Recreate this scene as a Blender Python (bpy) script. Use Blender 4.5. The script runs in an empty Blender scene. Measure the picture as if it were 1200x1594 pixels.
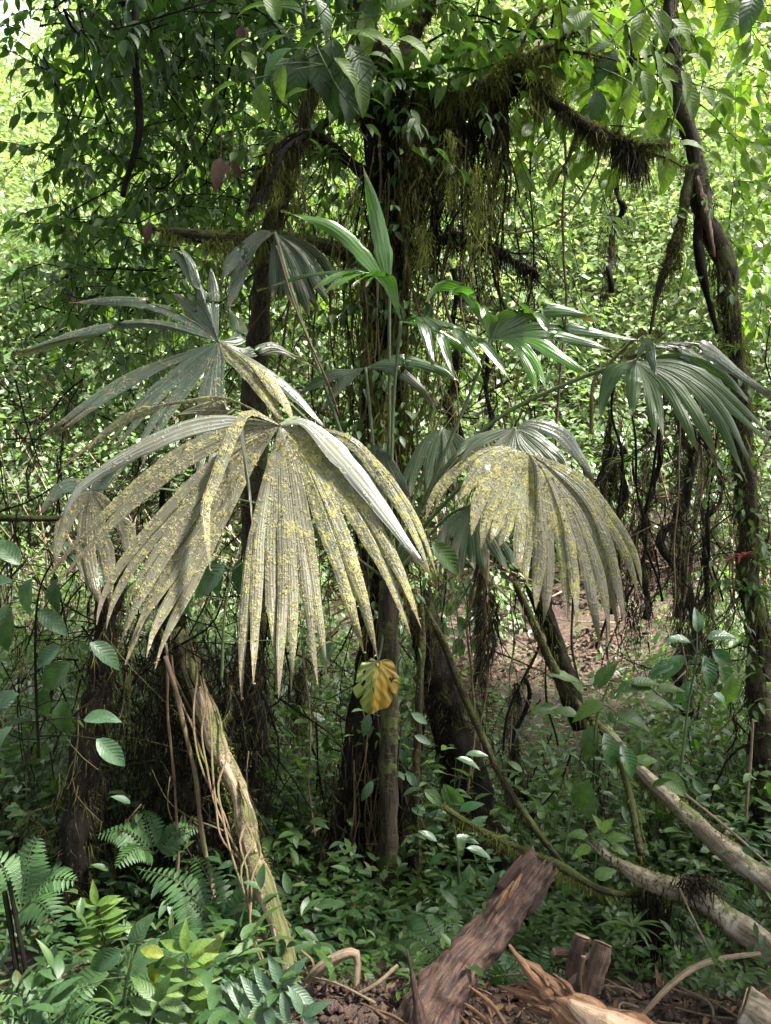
import bpy, math, random
import numpy as np
from mathutils import Vector, Matrix, noise as mnoise

R = random.Random(11)
rng = np.random.default_rng(11)
sc = bpy.context.scene
COL = sc.collection

# ------------------------------------------------------------------ camera, sky, sun, exposure
CAM_Z = 1.6
cam_d = bpy.data.cameras.new('camera')
cam_d.sensor_fit = 'HORIZONTAL'; cam_d.sensor_width = 36; cam_d.lens = 36
cam_d.clip_start = 0.05; cam_d.clip_end = 400
cam = bpy.data.objects.new('camera', cam_d); COL.objects.link(cam)
cam.location = (0, 0, CAM_Z); cam.rotation_euler = (math.pi / 2, 0, 0)
sc.camera = cam

SUN_EL, SUN_AZ = math.radians(58), math.radians(106)     # azimuth clockwise from +Y
w = bpy.data.worlds.new('World'); sc.world = w; w.use_nodes = True
wn = w.node_tree
bg = wn.nodes['Background']
sky = wn.nodes.new('ShaderNodeTexSky'); sky.sky_type = 'NISHITA'; sky.sun_disc = False
sky.sun_elevation = SUN_EL; sky.sun_rotation = SUN_AZ
sky.dust_density = 4.0; sky.air_density = 1.0; sky.ozone_density = 0.6
hs = wn.nodes.new('ShaderNodeHueSaturation'); hs.inputs['Saturation'].default_value = .35   # thin white cloud
wn.links.new(sky.outputs[0], hs.inputs['Color']); wn.links.new(hs.outputs[0], bg.inputs[0]); bg.inputs[1].default_value = 0.15
sun_d = bpy.data.lights.new('sun', 'SUN'); sun_d.energy = 5.0; sun_d.angle = math.radians(5)
sun_d.color = (1.0, 0.95, 0.86)
sun = bpy.data.objects.new('sun', sun_d); COL.objects.link(sun)
sdir = Vector((math.sin(SUN_AZ) * math.cos(SUN_EL), math.cos(SUN_AZ) * math.cos(SUN_EL), math.sin(SUN_EL)))
sun.rotation_euler = sdir.to_track_quat('Z', 'Y').to_euler()
sun.location = (6, -4, 30)
sc.view_settings.view_transform = 'Standard'; sc.view_settings.look = 'None'
sc.view_settings.exposure = 3.08; sc.view_settings.gamma = 1.0
sc.view_settings.use_curve_mapping = False
sc.cycles.max_bounces = 7; sc.cycles.diffuse_bounces = 4; sc.cycles.glossy_bounces = 2
sc.cycles.transmission_bounces = 4
sc.cycles.use_denoising = True

# ------------------------------------------------------------------ small helpers
def at(x, y, Y):
    """the point at photo pixel x, y (1200 x 1594) at distance Y"""
    return Vector(((x - 600) / 1200 * Y, Y, CAM_Z + (797 - y) / 1200 * Y))

WL = {}
def thing(name, label, cat, loc=(0, 0, 0), group=None, kind=None):
    o = bpy.data.objects.new(name, None); COL.objects.link(o)
    o.empty_display_size = 0.1
    o.location = loc; WL[o.name] = Vector(loc)
    tag(o, label, cat, group, kind)
    return o

def tag(o, label=None, cat=None, group=None, kind=None):
    if label: o['label'] = label
    if cat: o['category'] = cat
    if group: o['group'] = group
    if kind: o['kind'] = kind
    return o

def raw_mesh(name, V, F, uv=None, var=None, smooth=True):
    """V (n,3); F list of faces or an (m,3)/(m,4) array; uv per vertex; var per vertex"""
    me = bpy.data.meshes.new(name)
    V = np.asarray(V, dtype=np.float32)
    if isinstance(F, np.ndarray):
        k = F.shape[1]; m = len(F)
        me.vertices.add(len(V)); me.vertices.foreach_set('co', V.ravel())
        me.loops.add(m * k); me.loops.foreach_set('vertex_index', F.astype(np.int32).ravel())
        me.polygons.add(m); me.polygons.foreach_set('loop_start', np.arange(0, m * k, k, dtype=np.int32))
        li = F.ravel()
    else:
        me.from_pydata(V.tolist(), [], F)
        li = np.empty(len(me.loops), dtype=np.int32); me.loops.foreach_get('vertex_index', li)
    if uv is not None:
        l = me.uv_layers.new(name='UVMap')
        l.data.foreach_set('uv', np.asarray(uv, dtype=np.float32)[li].ravel())
    if var is not None:
        a = me.attributes.new('var', 'FLOAT', 'POINT'); a.data.foreach_set('value', np.asarray(var, dtype=np.float32))
    if smooth: me.polygons.foreach_set('use_smooth', np.ones(len(me.polygons), dtype=bool))
    me.update(calc_edges=True); me.validate()
    return me

def mk(name, geo, mat, parent=None, kind=None, smooth=True):
    V, F = geo[0], geo[1]
    V = np.asarray(V, dtype=np.float32)
    uv = geo[2] if len(geo) > 2 else None
    var = geo[3] if len(geo) > 3 else None
    off = WL[parent.name] if parent is not None else Vector((0, 0, 0))
    me = raw_mesh(name, V - np.array(off, dtype=np.float32), F, uv, var, smooth)
    me.materials.append(mat)
    o = bpy.data.objects.new(name, me); COL.objects.link(o)
    if parent is not None: o.parent = parent
    WL[o.name] = off
    if kind: o['kind'] = kind
    return o

def inst(name, me, M, parent, var=None):
    """a copy of a shared mesh placed by the world matrix M under parent"""
    o = bpy.data.objects.new(name, me); COL.objects.link(o)
    off = WL[parent.name]
    o.parent = parent
    M = M.copy(); M.translation = M.translation - off
    o.matrix_basis = M
    return o

def join(geos):
    V, F, U, A, n = [], [], [], [], 0
    arr = all(isinstance(g[1], np.ndarray) for g in geos)
    hasvar = all(len(g) > 3 for g in geos)
    for g in geos:
        v = np.asarray(g[0]); V.append(v)
        if arr: F.append(g[1] + n)
        else: F.extend([[int(i) + n for i in f] for f in g[1]])
        U.append(np.asarray(g[2]))
        if hasvar: A.append(np.asarray(g[3]))
        n += len(v)
    F = np.concatenate(F) if arr else F
    return (np.concatenate(V), F, np.concatenate(U)) + ((np.concatenate(A),) if hasvar else ())

def resample(P, n):
    P = [Vector(p) for p in P]
    if len(P) == 2: P = [P[0], (P[0] + P[1]) / 2, P[1]]
    Q = [2 * P[0] - P[1]] + P + [2 * P[-1] - P[-2]]
    L = [0]
    for a, b in zip(P[:-1], P[1:]): L.append(L[-1] + (b - a).length)
    T = L[-1]; out = []
    for k in range(n):
        s = T * k / (n - 1); i = 0
        while i < len(P) - 2 and L[i + 1] < s: i += 1
        t = (s - L[i]) / max(L[i + 1] - L[i], 1e-9)
        p0, p1, p2, p3 = Q[i], Q[i + 1], Q[i + 2], Q[i + 3]
        out.append(0.5 * (2 * p1 + (p2 - p0) * t + (2 * p0 - 5 * p1 + 4 * p2 - p3) * t * t + (3 * p1 - p0 - 3 * p2 + p3) * t ** 3))
    return out

def lerp_list(r, n):
    if not hasattr(r, '__len__'): return [r] * n
    return list(np.interp(np.linspace(0, 1, n), np.linspace(0, 1, len(r)), r))

def tube(P, r, seg=8, n=None, rough=0.0, freq=6.0, ridge=0.0, jag=(0, 0), wob=0.0):
    """a limb along P: rough = knobbly radius, ridge = lengthwise ridges, jag = torn ends, wob = wandering centre line"""
    if n is None: n = max(3, len(P) * 3)
    C = resample(P, n); rr = lerp_list(r, n)
    sd = Vector((R.uniform(-50, 50), R.uniform(-50, 50), R.uniform(-50, 50)))
    if wob:
        for i in range(n):
            C[i] = C[i] + mnoise.noise_vector(C[i] * 2.5 + sd) * wob
    V, U, F = [], [], []
    T0 = None; X = None
    ja = [[R.random() ** 1.5 * j for _ in range(seg)] for j in jag]
    rd = [R.uniform(-1, 1) for _ in range(seg)]
    length = 0
    for i in range(n):
        T = (C[min(i + 1, n - 1)] - C[max(i - 1, 0)]).normalized()
        if X is None:
            X = T.orthogonal().normalized()
        else:
            X = (X - T * X.dot(T)).normalized()
        Y = T.cross(X)
        if i: length += (C[i] - C[i - 1]).length
        for k in range(seg):
            a = 2 * math.pi * k / seg
            d = X * math.cos(a) + Y * math.sin(a)
            q = 1.0
            if rough: q += rough * mnoise.noise((C[i] + d * rr[i]) * freq + sd) + .5 * rough * mnoise.noise((C[i] + d * rr[i]) * freq * 2.7 + sd)
            if ridge: q += ridge * (rd[k] + .6 * mnoise.noise(Vector((k * 3.1, length * 3, sd.x))))
            p = C[i] + d * rr[i] * q
            if i == 0: p = p - T * ja[0][k]
            if i == n - 1: p = p + T * ja[1][k]
            V.append(p); U.append((k / seg, length))
    for i in range(n - 1):
        for k in range(seg):
            k2 = (k + 1) % seg
            F.append((i * seg + k, i * seg + k2, (i + 1) * seg + k2, (i + 1) * seg + k))
    V.append(C[0] - (C[1] - C[0]).normalized() * ja[0][0] * .3); U.append((.5, 0)); b = len(V) - 1
    V.append(C[-1]); U.append((.5, length)); e = b + 1
    for k in range(seg):
        F.append((b, (k + 1) % seg, k)); F.append((e, (n - 1) * seg + k, (n - 1) * seg + (k + 1) % seg))
    return np.array([tuple(v) for v in V]), F, np.array(U)

def pt(P, r, **k):
    """tube from (x, y, Y) photo positions with r in metres"""
    return tube([at(*p) for p in P], r, **k)

# ------------------------------------------------------------------ materials
def newmat(name):
    m = bpy.data.materials.new(name); m.use_nodes = True
    nt = m.node_tree; nt.nodes.clear()
    out = nt.nodes.new('ShaderNodeOutputMaterial')
    return m, nt, out

class G:
    """terse node building"""
    def __init__(s, nt): s.nt = nt
    def n(s, t, **kw):
        x = s.nt.nodes.new(t)
        for k, v in kw.items(): setattr(x, k, v)
        return x
    def l(s, a, b): s.nt.links.new(a, b)
    def put(s, sock, v):
        if hasattr(v, 'links') or isinstance(v, bpy.types.NodeSocket): s.l(v, sock)
        elif isinstance(v, (tuple, list)) and len(v) == 3 and sock.type == 'RGBA': sock.default_value = (*v, 1)
        else: sock.default_value = v
    def math(s, op, a, b=0.0, c=None, clamp=False):
        x = s.n('ShaderNodeMath', operation=op, use_clamp=clamp); s.put(x.inputs[0], a); s.put(x.inputs[1], b)
        if c is not None: s.put(x.inputs[2], c)
        return x.outputs[0]
    def mix(s, f, a, b, mode='MIX'):
        x = s.n('ShaderNodeMix', data_type='RGBA', blend_type=mode); s.put(x.inputs[0], f); s.put(x.inputs[6], a); s.put(x.inputs[7], b)
        return x.outputs[2]
    def noise(s, vec, scale, detail=3, rough=.55):
        x = s.n('ShaderNodeTexNoise'); s.put(x.inputs['Vector'], vec); x.inputs['Scale'].default_value = scale
        x.inputs['Detail'].default_value = detail; x.inputs['Roughness'].default_value = rough
        return x.outputs[0]
    def ramp(s, f, lo, hi):
        x = s.n('ShaderNodeMapRange', interpolation_type='SMOOTHSTEP'); s.put(x.inputs[0], f); x.inputs[1].default_value = lo; x.inputs[2].default_value = hi
        return x.outputs[0]
    def scale(s, vec, v):
        x = s.n('ShaderNodeVectorMath', operation='MULTIPLY'); s.put(x.inputs[0], vec); x.inputs[1].default_value = v
        return x.outputs[0]
    def bump(s, h, st, dist):
        x = s.n('ShaderNodeBump'); x.inputs['Strength'].default_value = st; x.inputs['Distance'].default_value = dist; s.l(h, x.inputs['Height'])
        return x.outputs[0]
    def rand(s):
        a = s.n('ShaderNodeAttribute', attribute_name='var'); o = s.n('ShaderNodeObjectInfo')
        return s.math('FRACT', s.math('ADD', a.outputs['Fac'], o.outputs['Random']))
    def surf(s, out, col, rough, spec, normal=None, tcol=None, tw=0.0):
        p = s.n('ShaderNodeBsdfPrincipled'); s.put(p.inputs['Base Color'], col); s.put(p.inputs['Roughness'], rough)
        p.inputs['Specular IOR Level'].default_value = spec
        if normal is not None: s.l(normal, p.inputs['Normal'])
        r = p.outputs[0]
        if tw:
            t = s.n('ShaderNodeBsdfTranslucent'); s.put(t.inputs[0], tcol)
            if normal is not None: s.l(normal, t.inputs['Normal'])
            m = s.n('ShaderNodeMixShader'); s.put(m.inputs[0], tw); s.l(r, m.inputs[1]); s.l(t.outputs[0], m.inputs[2]); r = m.outputs[0]
        s.l(r, out.inputs[0])

def leaf_mat(name, c1, c2, tmul=(2.0, 2.4, .9), tw=.38, rough=.48, spec=.32, vein=.2, veins=9, nscale=5, spot=None):
    m, nt, out = newmat(name); g = G(nt)
    tc = g.n('ShaderNodeTexCoord'); uv = tc.outputs['UV']
    sep = g.n('ShaderNodeSeparateXYZ'); g.l(uv, sep.inputs[0])
    u = g.math('ABSOLUTE', g.math('SUBTRACT', sep.outputs[0], .5)); v = sep.outputs[1]
    col = g.mix(g.rand(), c1, c2)
    nz = g.noise(tc.outputs['Object'], nscale, 4)
    col = g.mix(g.ramp(nz, .35, .7), col, g.mix(1.0, col, (.62, .68, .6), 'MULTIPLY'))
    rib = g.math('SUBTRACT', 1.0, g.ramp(u, .008, .035))
    ph = g.math('SUBTRACT', g.math('MULTIPLY', v, veins * 6.283), g.math('MULTIPLY', u, 26.0))
    wv = g.math('SINE', ph)
    side = g.ramp(wv, .86, 1.0)
    lighter = g.mix(1.0, col, (2.0, 1.8, 1.7), 'MULTIPLY')
    col = g.mix(g.math('MULTIPLY', g.math('MAXIMUM', rib, g.math('MULTIPLY', side, .5)), vein), col, lighter)
    if spot: col = g.mix(g.ramp(g.noise(tc.outputs['Object'], 9, 4), .63, .69), col, spot)
    h = g.math('ADD', g.math('MULTIPLY', wv, .4), g.math('MULTIPLY', rib, -1.0))
    tcol = g.mix(1.0, col, tmul, 'MULTIPLY')
    g.surf(out, col, rough, spec, g.bump(h, .14, .02), tcol, tw)
    return m

def palm_mat(name, green, lichen, brown, amt, rough, amt_b=.5, spec=.5, tw=.24, tmul=(1.7, 2.0, .8)):
    """pleated palm blade, fibre lines along it, crusted to a degree with lichen"""
    m, nt, out = newmat(name); g = G(nt)
    tc = g.n('ShaderNodeTexCoord'); uv = tc.outputs['UV']; ob = tc.outputs['Object']
    sep = g.n('ShaderNodeSeparateXYZ'); g.l(uv, sep.inputs[0]); u = sep.outputs[0]
    st = g.scale(uv, (8.0, 2.5, 1))
    fib = g.noise(st, 1.0, 3)
    col = g.mix(g.rand(), green, tuple(c * .7 for c in green))
    col = g.mix(g.ramp(fib, .4, .65), col, tuple(c * 1.5 for c in green))
    big = g.noise(ob, 9, 3); fine = g.noise(ob, 85, 3, .7); mid = g.noise(ob, 30, 4, .65)
    bm = g.ramp(g.math('ADD', big, g.math('MULTIPLY', fib, .35)), .95 - amt_b, 1.1 - amt_b)
    col = g.mix(g.math('MULTIPLY', bm, .8), col, brown)
    lm = g.ramp(g.math('ADD', g.math('ADD', g.math('MULTIPLY', mid, .6), g.math('MULTIPLY', fine, .5)), g.math('MULTIPLY', fib, .25)), 1.0 - amt, 1.1 - amt)
    lc = g.mix(g.noise(ob, 45, 2), lichen, tuple(c * .55 for c in lichen))
    lc = g.mix(g.ramp(g.noise(ob, 150, 2), .55, .7), lc, (lichen[0] * 1.25, lichen[1] * 1.2, lichen[2] * 1.3))
    col = g.mix(lm, col, lc)
    tip = g.ramp(g.math('ADD', sep.outputs[1], g.math('MULTIPLY', big, .25)), .93, 1.12)
    col = g.mix(g.math('MULTIPLY', tip, .75), col, (.085, .058, .036))
    ln = g.math('SINE', g.math('MULTIPLY', u, 25.1))
    col = g.mix(g.math('MULTIPLY', g.ramp(ln, .5, 1.0), .35), col, g.mix(1.0, col, (.45, .45, .4), 'MULTIPLY'))
    h = g.math('ADD', g.math('MULTIPLY', lm, g.math('ADD', .5, fine)), g.math('MULTIPLY', ln, .12))
    rg = g.math('ADD', g.math('MULTIPLY', lm, .45), rough, clamp=True)
    g.surf(out, col, rg, spec, g.bump(h, .8, .004), g.mix(1.0, col, tmul, 'MULTIPLY'), tw)
    return m

def bark_mat(name, c1, c2, moss=(.06, .075, .018), amt=.5, stretch=.25, rough=.85, scale=14, spec=.3, pale=None):
    m, nt, out = newmat(name); g = G(nt)
    tc = g.n('ShaderNodeTexCoord'); ob = tc.outputs['Object']
    cyl = g.scale(tc.outputs['UV'], (1.0, stretch, 1))
    n1 = g.noise(cyl, scale, 5, .65); n2 = g.noise(ob, 5, 4); n3 = g.noise(ob, 40, 4, .7)
    col = g.mix(g.ramp(n1, .38, .62), c1, c2)
    col = g.mix(g.ramp(n3, .5, .75), col, g.mix(1.0, col, (.5, .5, .5), 'MULTIPLY'))
    if pale: col = g.mix(g.ramp(n2, .52, .62), col, pale)
    geo = g.n('ShaderNodeNewGeometry'); sp = g.n('ShaderNodeSeparateXYZ'); g.l(geo.outputs['Normal'], sp.inputs[0])
    mk_ = g.math('ADD', g.math('MULTIPLY', sp.outputs[2], .22), g.math('ADD', n2, g.math('MULTIPLY', n3, .3)))
    mm = g.ramp(mk_, 1.05 - amt, 1.2 - amt)
    mc = g.mix(n3, tuple(c * .6 for c in moss), tuple(c * 1.5 for c in moss))
    col = g.mix(mm, col, mc)
    h = g.math('ADD', n1, g.math('ADD', g.math('MULTIPLY', n3, .6), g.math('MULTIPLY', mm, .5)))
    g.surf(out, col, rough, spec, g.bump(h, .9, .012))
    return m

def soft_mat(name, c1, c2, tw=.3, rough=.9):
    m, nt, out = newmat(name); g = G(nt)
    tc = g.n('ShaderNodeTexCoord')
    col = g.mix(g.rand(), c1, c2)
    col = g.mix(g.ramp(g.noise(tc.outputs['Object'], 7, 3), .35, .65), col, g.mix(1.0, col, (.5, .5, .5), 'MULTIPLY'))
    g.surf(out, col, rough, .15, None, g.mix(1.0, col, (1.5, 1.6, 1.0), 'MULTIPLY'), tw)
    return m

M = {}
M['leaf_mid'] = leaf_mat('leaf_mid', (.026, .054, .014), (.052, .092, .024))
M['leaf_bright'] = leaf_mat('leaf_bright', (.060, .115, .022), (.10, .16, .032), tmul=(2.0, 2.1, .8), tw=.45)
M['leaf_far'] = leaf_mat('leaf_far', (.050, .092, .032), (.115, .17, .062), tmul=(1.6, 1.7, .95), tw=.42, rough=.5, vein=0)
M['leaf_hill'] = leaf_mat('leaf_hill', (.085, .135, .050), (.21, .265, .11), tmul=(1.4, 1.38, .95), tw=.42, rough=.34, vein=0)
M['leaf_pale'] = leaf_mat('leaf_pale', (.10, .135, .08), (.20, .23, .15), tmul=(1.4, 1.45, 1.1), tw=.35, rough=.3, spec=.8, vein=0)  # pale colour stands in for whitish glints on the leaves
M['leaf_dark'] = leaf_mat('leaf_dark', (.020, .048, .016), (.032, .066, .021), tw=.28, rough=.44, spec=.38, spot=(.05, .04, .016))
M['leaf_blue'] = leaf_mat('leaf_blue', (.026, .058, .027), (.046, .088, .042), tw=.22, rough=.46, spec=.42, vein=.08, spot=(.05, .04, .018))
M['leaf_glossy'] = leaf_mat('leaf_glossy', (.030, .080, .030), (.050, .11, .040), tw=.25, rough=.26, spec=.7)
M['leaf_dead'] = leaf_mat('leaf_dead', (.032, .013, .008), (.062, .027, .016), tmul=(1.4, 1.2, 1.0), tw=.2, rough=.7)
M['litter'] = leaf_mat('litter', (.018, .011, .008), (.080, .048, .033), tmul=(1.2, 1.1, 1.0), tw=.1, rough=.8, spec=.2)
M['leaf_olive'] = leaf_mat('leaf_olive', (.11, .13, .020), (.13, .15, .025), tw=.35, rough=.4)
M['leaf_red'] = leaf_mat('leaf_red', (.16, .030, .035), (.22, .06, .05), tmul=(1.5, 1.2, 1.0), tw=.3)
YL_SIDE = 1.5
def yellowing_mat():
    m, nt, out = newmat('yellowing_leaf'); g = G(nt)
    tc = g.n('ShaderNodeTexCoord'); sep = g.n('ShaderNodeSeparateXYZ'); g.l(tc.outputs['UV'], sep.inputs[0])
    u = g.math('SUBTRACT', sep.outputs[0], .5); v = sep.outputs[1]; au = g.math('ABSOLUTE', u)
    nz = g.noise(tc.outputs['UV'], 5, 5, .65); n2 = g.noise(tc.outputs['UV'], 22, 4, .7)
    f = g.math('ADD', g.math('MULTIPLY', u, YL_SIDE), g.math('MULTIPLY', nz, .9))
    col = g.mix(g.ramp(f, .36, .58), (.19, .125, .018), (.052, .075, .014))
    col = g.mix(g.ramp(n2, .56, .74), col, (.16, .075, .012))
    wv = g.math('SINE', g.math('SUBTRACT', g.math('MULTIPLY', v, 40), g.math('MULTIPLY', au, 34)))
    vein = g.math('MAXIMUM', g.ramp(wv, .93, 1.0), g.math('SUBTRACT', 1.0, g.ramp(au, .008, .025)))
    col = g.mix(g.math('MULTIPLY', vein, .28), col, (.26, .21, .06))
    g.surf(out, col, .42, .4, g.bump(g.math('ADD', wv, n2), .14, .01), g.mix(1.0, col, (1.5, 1.4, .8), 'MULTIPLY'), .22)
    return m
M['yellow_leaf'] = yellowing_mat()
M['fern'] = leaf_mat('fern', (.026, .064, .022), (.042, .088, .028), tw=.3, rough=.5, vein=.2)
M['bark_black'] = bark_mat('bark_black', (.003, .0022, .0018), (.010, .008, .006), moss=(.016, .018, .007), amt=.30, spec=.08)
M['bark_patchy'] = bark_mat('bark_patchy', (.008, .006, .005), (.035, .026, .018), moss=(.04, .045, .014), amt=.40, spec=.15, pale=(.085, .064, .048), scale=18)
M['bark_mossy'] = bark_mat('bark_mossy', (.010, .008, .006), (.040, .030, .020), moss=(.045, .050, .016), amt=.43, spec=.12)
M['bark_pale'] = bark_mat('bark_pale', (.075, .055, .035), (.24, .185, .125), moss=(.055, .058, .018), amt=.33, scale=14, pale=(.30, .25, .18))
M['bark_log'] = bark_mat('bark_log', (.10, .078, .054), (.26, .21, .155), moss=(.07, .074, .024), amt=.24, scale=13, pale=(.36, .31, .25))
M['rot_wood'] = bark_mat('rot_wood', (.012, .0055, .004), (.072, .036, .024), amt=-.2, stretch=.22, scale=44, rough=.7, spec=.35, pale=(.055, .031, .022))
M['torn_wood'] = bark_mat('torn_wood', (.075, .034, .017), (.215, .118, .066), amt=-.3, stretch=.2, scale=34, rough=.8, pale=(.12, .055, .028))
M['cut_wood'] = bark_mat('cut_wood', (.22, .145, .095), (.36, .26, .18), amt=-.4, stretch=.15, scale=8, rough=.8)
M['twig'] = bark_mat('twig', (.08, .055, .036), (.20, .145, .095), amt=.1, scale=12)
M['brown_bark'] = bark_mat('brown_bark', (.035, .020, .014), (.14, .085, .060), amt=.1, scale=16)
M['vine'] = bark_mat('vine', (.07, .045, .026), (.15, .10, .06), moss=(.08, .08, .025), amt=.35)
M['green_stem'] = bark_mat('green_stem', (.035, .06, .02), (.06, .09, .03), amt=.1, rough=.5)
M['moss'] = soft_mat('moss', (.055, .070, .014), (.15, .16, .038))
M['moss_brown'] = soft_mat('moss_brown', (.030, .031, .010), (.090, .090, .026))
M['moss_dark'] = soft_mat('moss_dark', (.006, .005, .003), (.020, .016, .008), tw=.1)
M['root_fibre'] = soft_mat('root_fibre', (.010, .007, .005), (.05, .034, .02), tw=.05)
M['lichen'] = soft_mat('lichen', (.10, .085, .035), (.21, .18, .07), tw=.15)
M['palm_brown'] = palm_mat('palm_brown', (.078, .084, .052), (.185, .172, .064), (.070, .061, .040), .33, .42, amt_b=.48)
M['palm_mid'] = palm_mat('palm_mid', (.036, .054, .038), (.125, .125, .050), (.050, .058, .038), .30, .33, amt_b=.35)
M['palm_gold'] = palm_mat('palm_gold', (.090, .098, .060), (.22, .208, .074), (.082, .074, .048), .37, .42, amt_b=.45)
M['palm_green'] = palm_mat('palm_green', (.036, .070, .020), (.16, .17, .085), (.03, .05, .018), .20, .27, amt_b=.1, spec=.6, tw=.3)
M['palm_matt'] = palm_mat('palm_matt', (.026, .050, .014), (.12, .13, .06), (.03, .05, .018), .21, .42, amt_b=.1, spec=.3, tw=.3)
M['palm_young'] = palm_mat('palm_young', (.060, .145, .022), (.20, .3, .10), (.04, .1, .02), .05, .25, amt_b=.05, spec=.6, tw=.4)
M['palm_shaded'] = palm_mat('palm_shaded', (.020, .034, .014), (.09, .095, .04), (.035, .034, .018), .24, .40, amt_b=.3, spec=.3)  # darker blade colour, with the shade on these leaves put into it
M['palm_sheen'] = palm_mat('palm_sheen', (.14, .145, .12), (.18, .17, .10), (.14, .13, .09), .25, .24, amt_b=.3, spec=.8)  # paler blade colour stands in for the white sheen
M['petiole'] = bark_mat('petiole', (.05, .075, .03), (.10, .12, .05), amt=.2, rough=.5, scale=6)

def soil_mat():
    m, nt, out = newmat('soil'); g = G(nt)
    tc = g.n('ShaderNodeTexCoord'); ob = tc.outputs['Object']
    a = g.noise(ob, 1.1, 4); b = g.noise(ob, 16, 5, .7); c = g.noise(ob, 60, 3)
    col = g.mix(g.ramp(b, .35, .65), (.020, .013, .010), (.066, .043, .035))
    col = g.mix(g.ramp(a, .5, .65), col, (.045, .030, .020))
    col = g.mix(g.ramp(c, .62, .72), col, (.15, .10, .075))
    g.surf(out, col, .9, .2, g.bump(g.math('ADD', b, g.math('MULTIPLY', c, .4)), 1.0, .04))
    return m
M['soil'] = soil_mat()

# ------------------------------------------------------------------ the ground
PY = [-8, 1.9, 2.5, 3.1, 4.2, 6, 8, 10, 12, 16, 22, 30, 45, 70]
PZ = [.1, .06, .02, -.35, -.80, -1.0, -.85, -.5, .0, 3.0, 9.5, 20, 40, 72]
def ground_z(x, y):
    z = np.interp(y, PY, PZ)
    hill = np.clip((y - 11) / 6, 0, 1)
    left = np.clip((-x - 3) / 18, 0, 1)
    z = z * (1 - hill * left * .42)
    z = z + .14 * math.sin(x * 1.3 + y * .7) * min(1, max(0, (y - 2.2) / 2)) + .5 * hill * math.sin(x * .35 + 1) * math.sin(y * .3)
    z -= .30 * min(1, max(0, (-x - .12 * y) / .35)) * min(1, max(0, (3.6 - y) / .6)) * min(1, max(0, (y - 1.6) / .5))
    z += .25 * min(1, max(0, (y - 3) / 3)) * mnoise.noise(Vector((x * .5, y * .5, 3.3))) + .05 * mnoise.noise(Vector((x * 3, y * 3, 8)))
    return float(z)

xs = np.concatenate([np.linspace(-60, -8, 22), np.linspace(-7.6, 7.6, 100), np.linspace(8, 60, 22)])
ys = np.concatenate([np.linspace(-8, 1.6, 8), np.linspace(1.7, 14, 130), np.linspace(14.5, 70, 45)])
V = [(x, y, ground_z(x, y)) for y in ys for x in xs]
nx = len(xs)
F = np.array([(j * nx + i, j * nx + i + 1, (j + 1) * nx + i + 1, (j + 1) * nx + i) for j in range(len(ys) - 1) for i in range(nx - 1)])
mk('ground', (np.array(V), F), M['soil'], kind='structure')

def on_path(x, y):
    """the bare reddish bank across the gully"""
    c = 8.6 + .95 * (x - .6)
    return .5 < x < 4.7 and abs(y - c - .3) < 1.2 + .3 * math.sin(3 * x)
def sight(x, y):
    """the open strip of the gully in front of the bare bank"""
    return .06 * y < x < .37 * y and 5.6 < y < 11

# ------------------------------------------------------------------ leaf shapes (unit length along +Y, face up +Z)
def leaf_geo(width=.42, rows=5, cols=1, shape='ellipse', fold=.12, droop=.25, curl=.0, wave=0.0):
    v = np.linspace(0, 1, rows + 1)
    if shape == 'ellipse': wd = np.sin(np.pi * np.clip(v, 0, 1) ** .9) ** .85 * (1 - .25 * v)
    elif shape == 'lance': wd = np.sin(np.pi * v ** .75) ** 1.1
    elif shape == 'heart': wd = np.sqrt(np.clip(np.sin(np.pi * (v * .86 + .14)), 0, 1)) * (1 - .35 * v)
    elif shape == 'strap': wd = np.clip(np.minimum(v * 8, (1 - v) * 2.2), 0, 1) ** .7
    elif shape == 'ovate': wd = np.sin(np.pi * v ** .7) * (1 - .1 * v)
    wd = wd / wd.max() * width / 2
    P, U = [], []
    nc = 2 * cols + 1
    for i in range(rows + 1):
        a = droop * v[i]
        y = math.sin(a * 1.2 + 1e-6) / (a * 1.2 + 1e-6) * v[i]; z = -droop * v[i] ** 2 * .6
        ks = [0] if i == rows or (i == 0 and shape != 'heart') else range(-cols, cols + 1)
        for k in ks:
            q = k / cols
            x = q * wd[i]
            yy = y
            if shape == 'heart' and i == 0: yy = y - .16 * abs(q) ** .5; x = q * wd[i] * 1.0
            zz = z + fold * abs(x) * 1.6 - curl * x * x * 8 + wave * math.sin(v[i] * 17 + k) * abs(q) * width
            P.append((x, yy, zz)); U.append((.5 + q * .5, v[i]))
    T = []
    st = []; n = 0
    for i in range(rows + 1):
        c = 1 if i == rows or (i == 0 and shape != 'heart') else nc
        st.append((n, c)); n += c
    for i in range(rows):
        (a, ca), (b, cb) = st[i], st[i + 1]
        if ca == 1:
            for k in range(cb - 1): T.append((a, b + k + 1, b + k))
        elif cb == 1:
            for k in range(ca - 1): T.append((a + k, a + k + 1, b))
        else:
            for k in range(nc - 1):
                T.append((a + k, a + k + 1, b + k + 1)); T.append((a + k, b + k + 1, b + k))
    return np.array(P), np.array(T), np.array(U)

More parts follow.
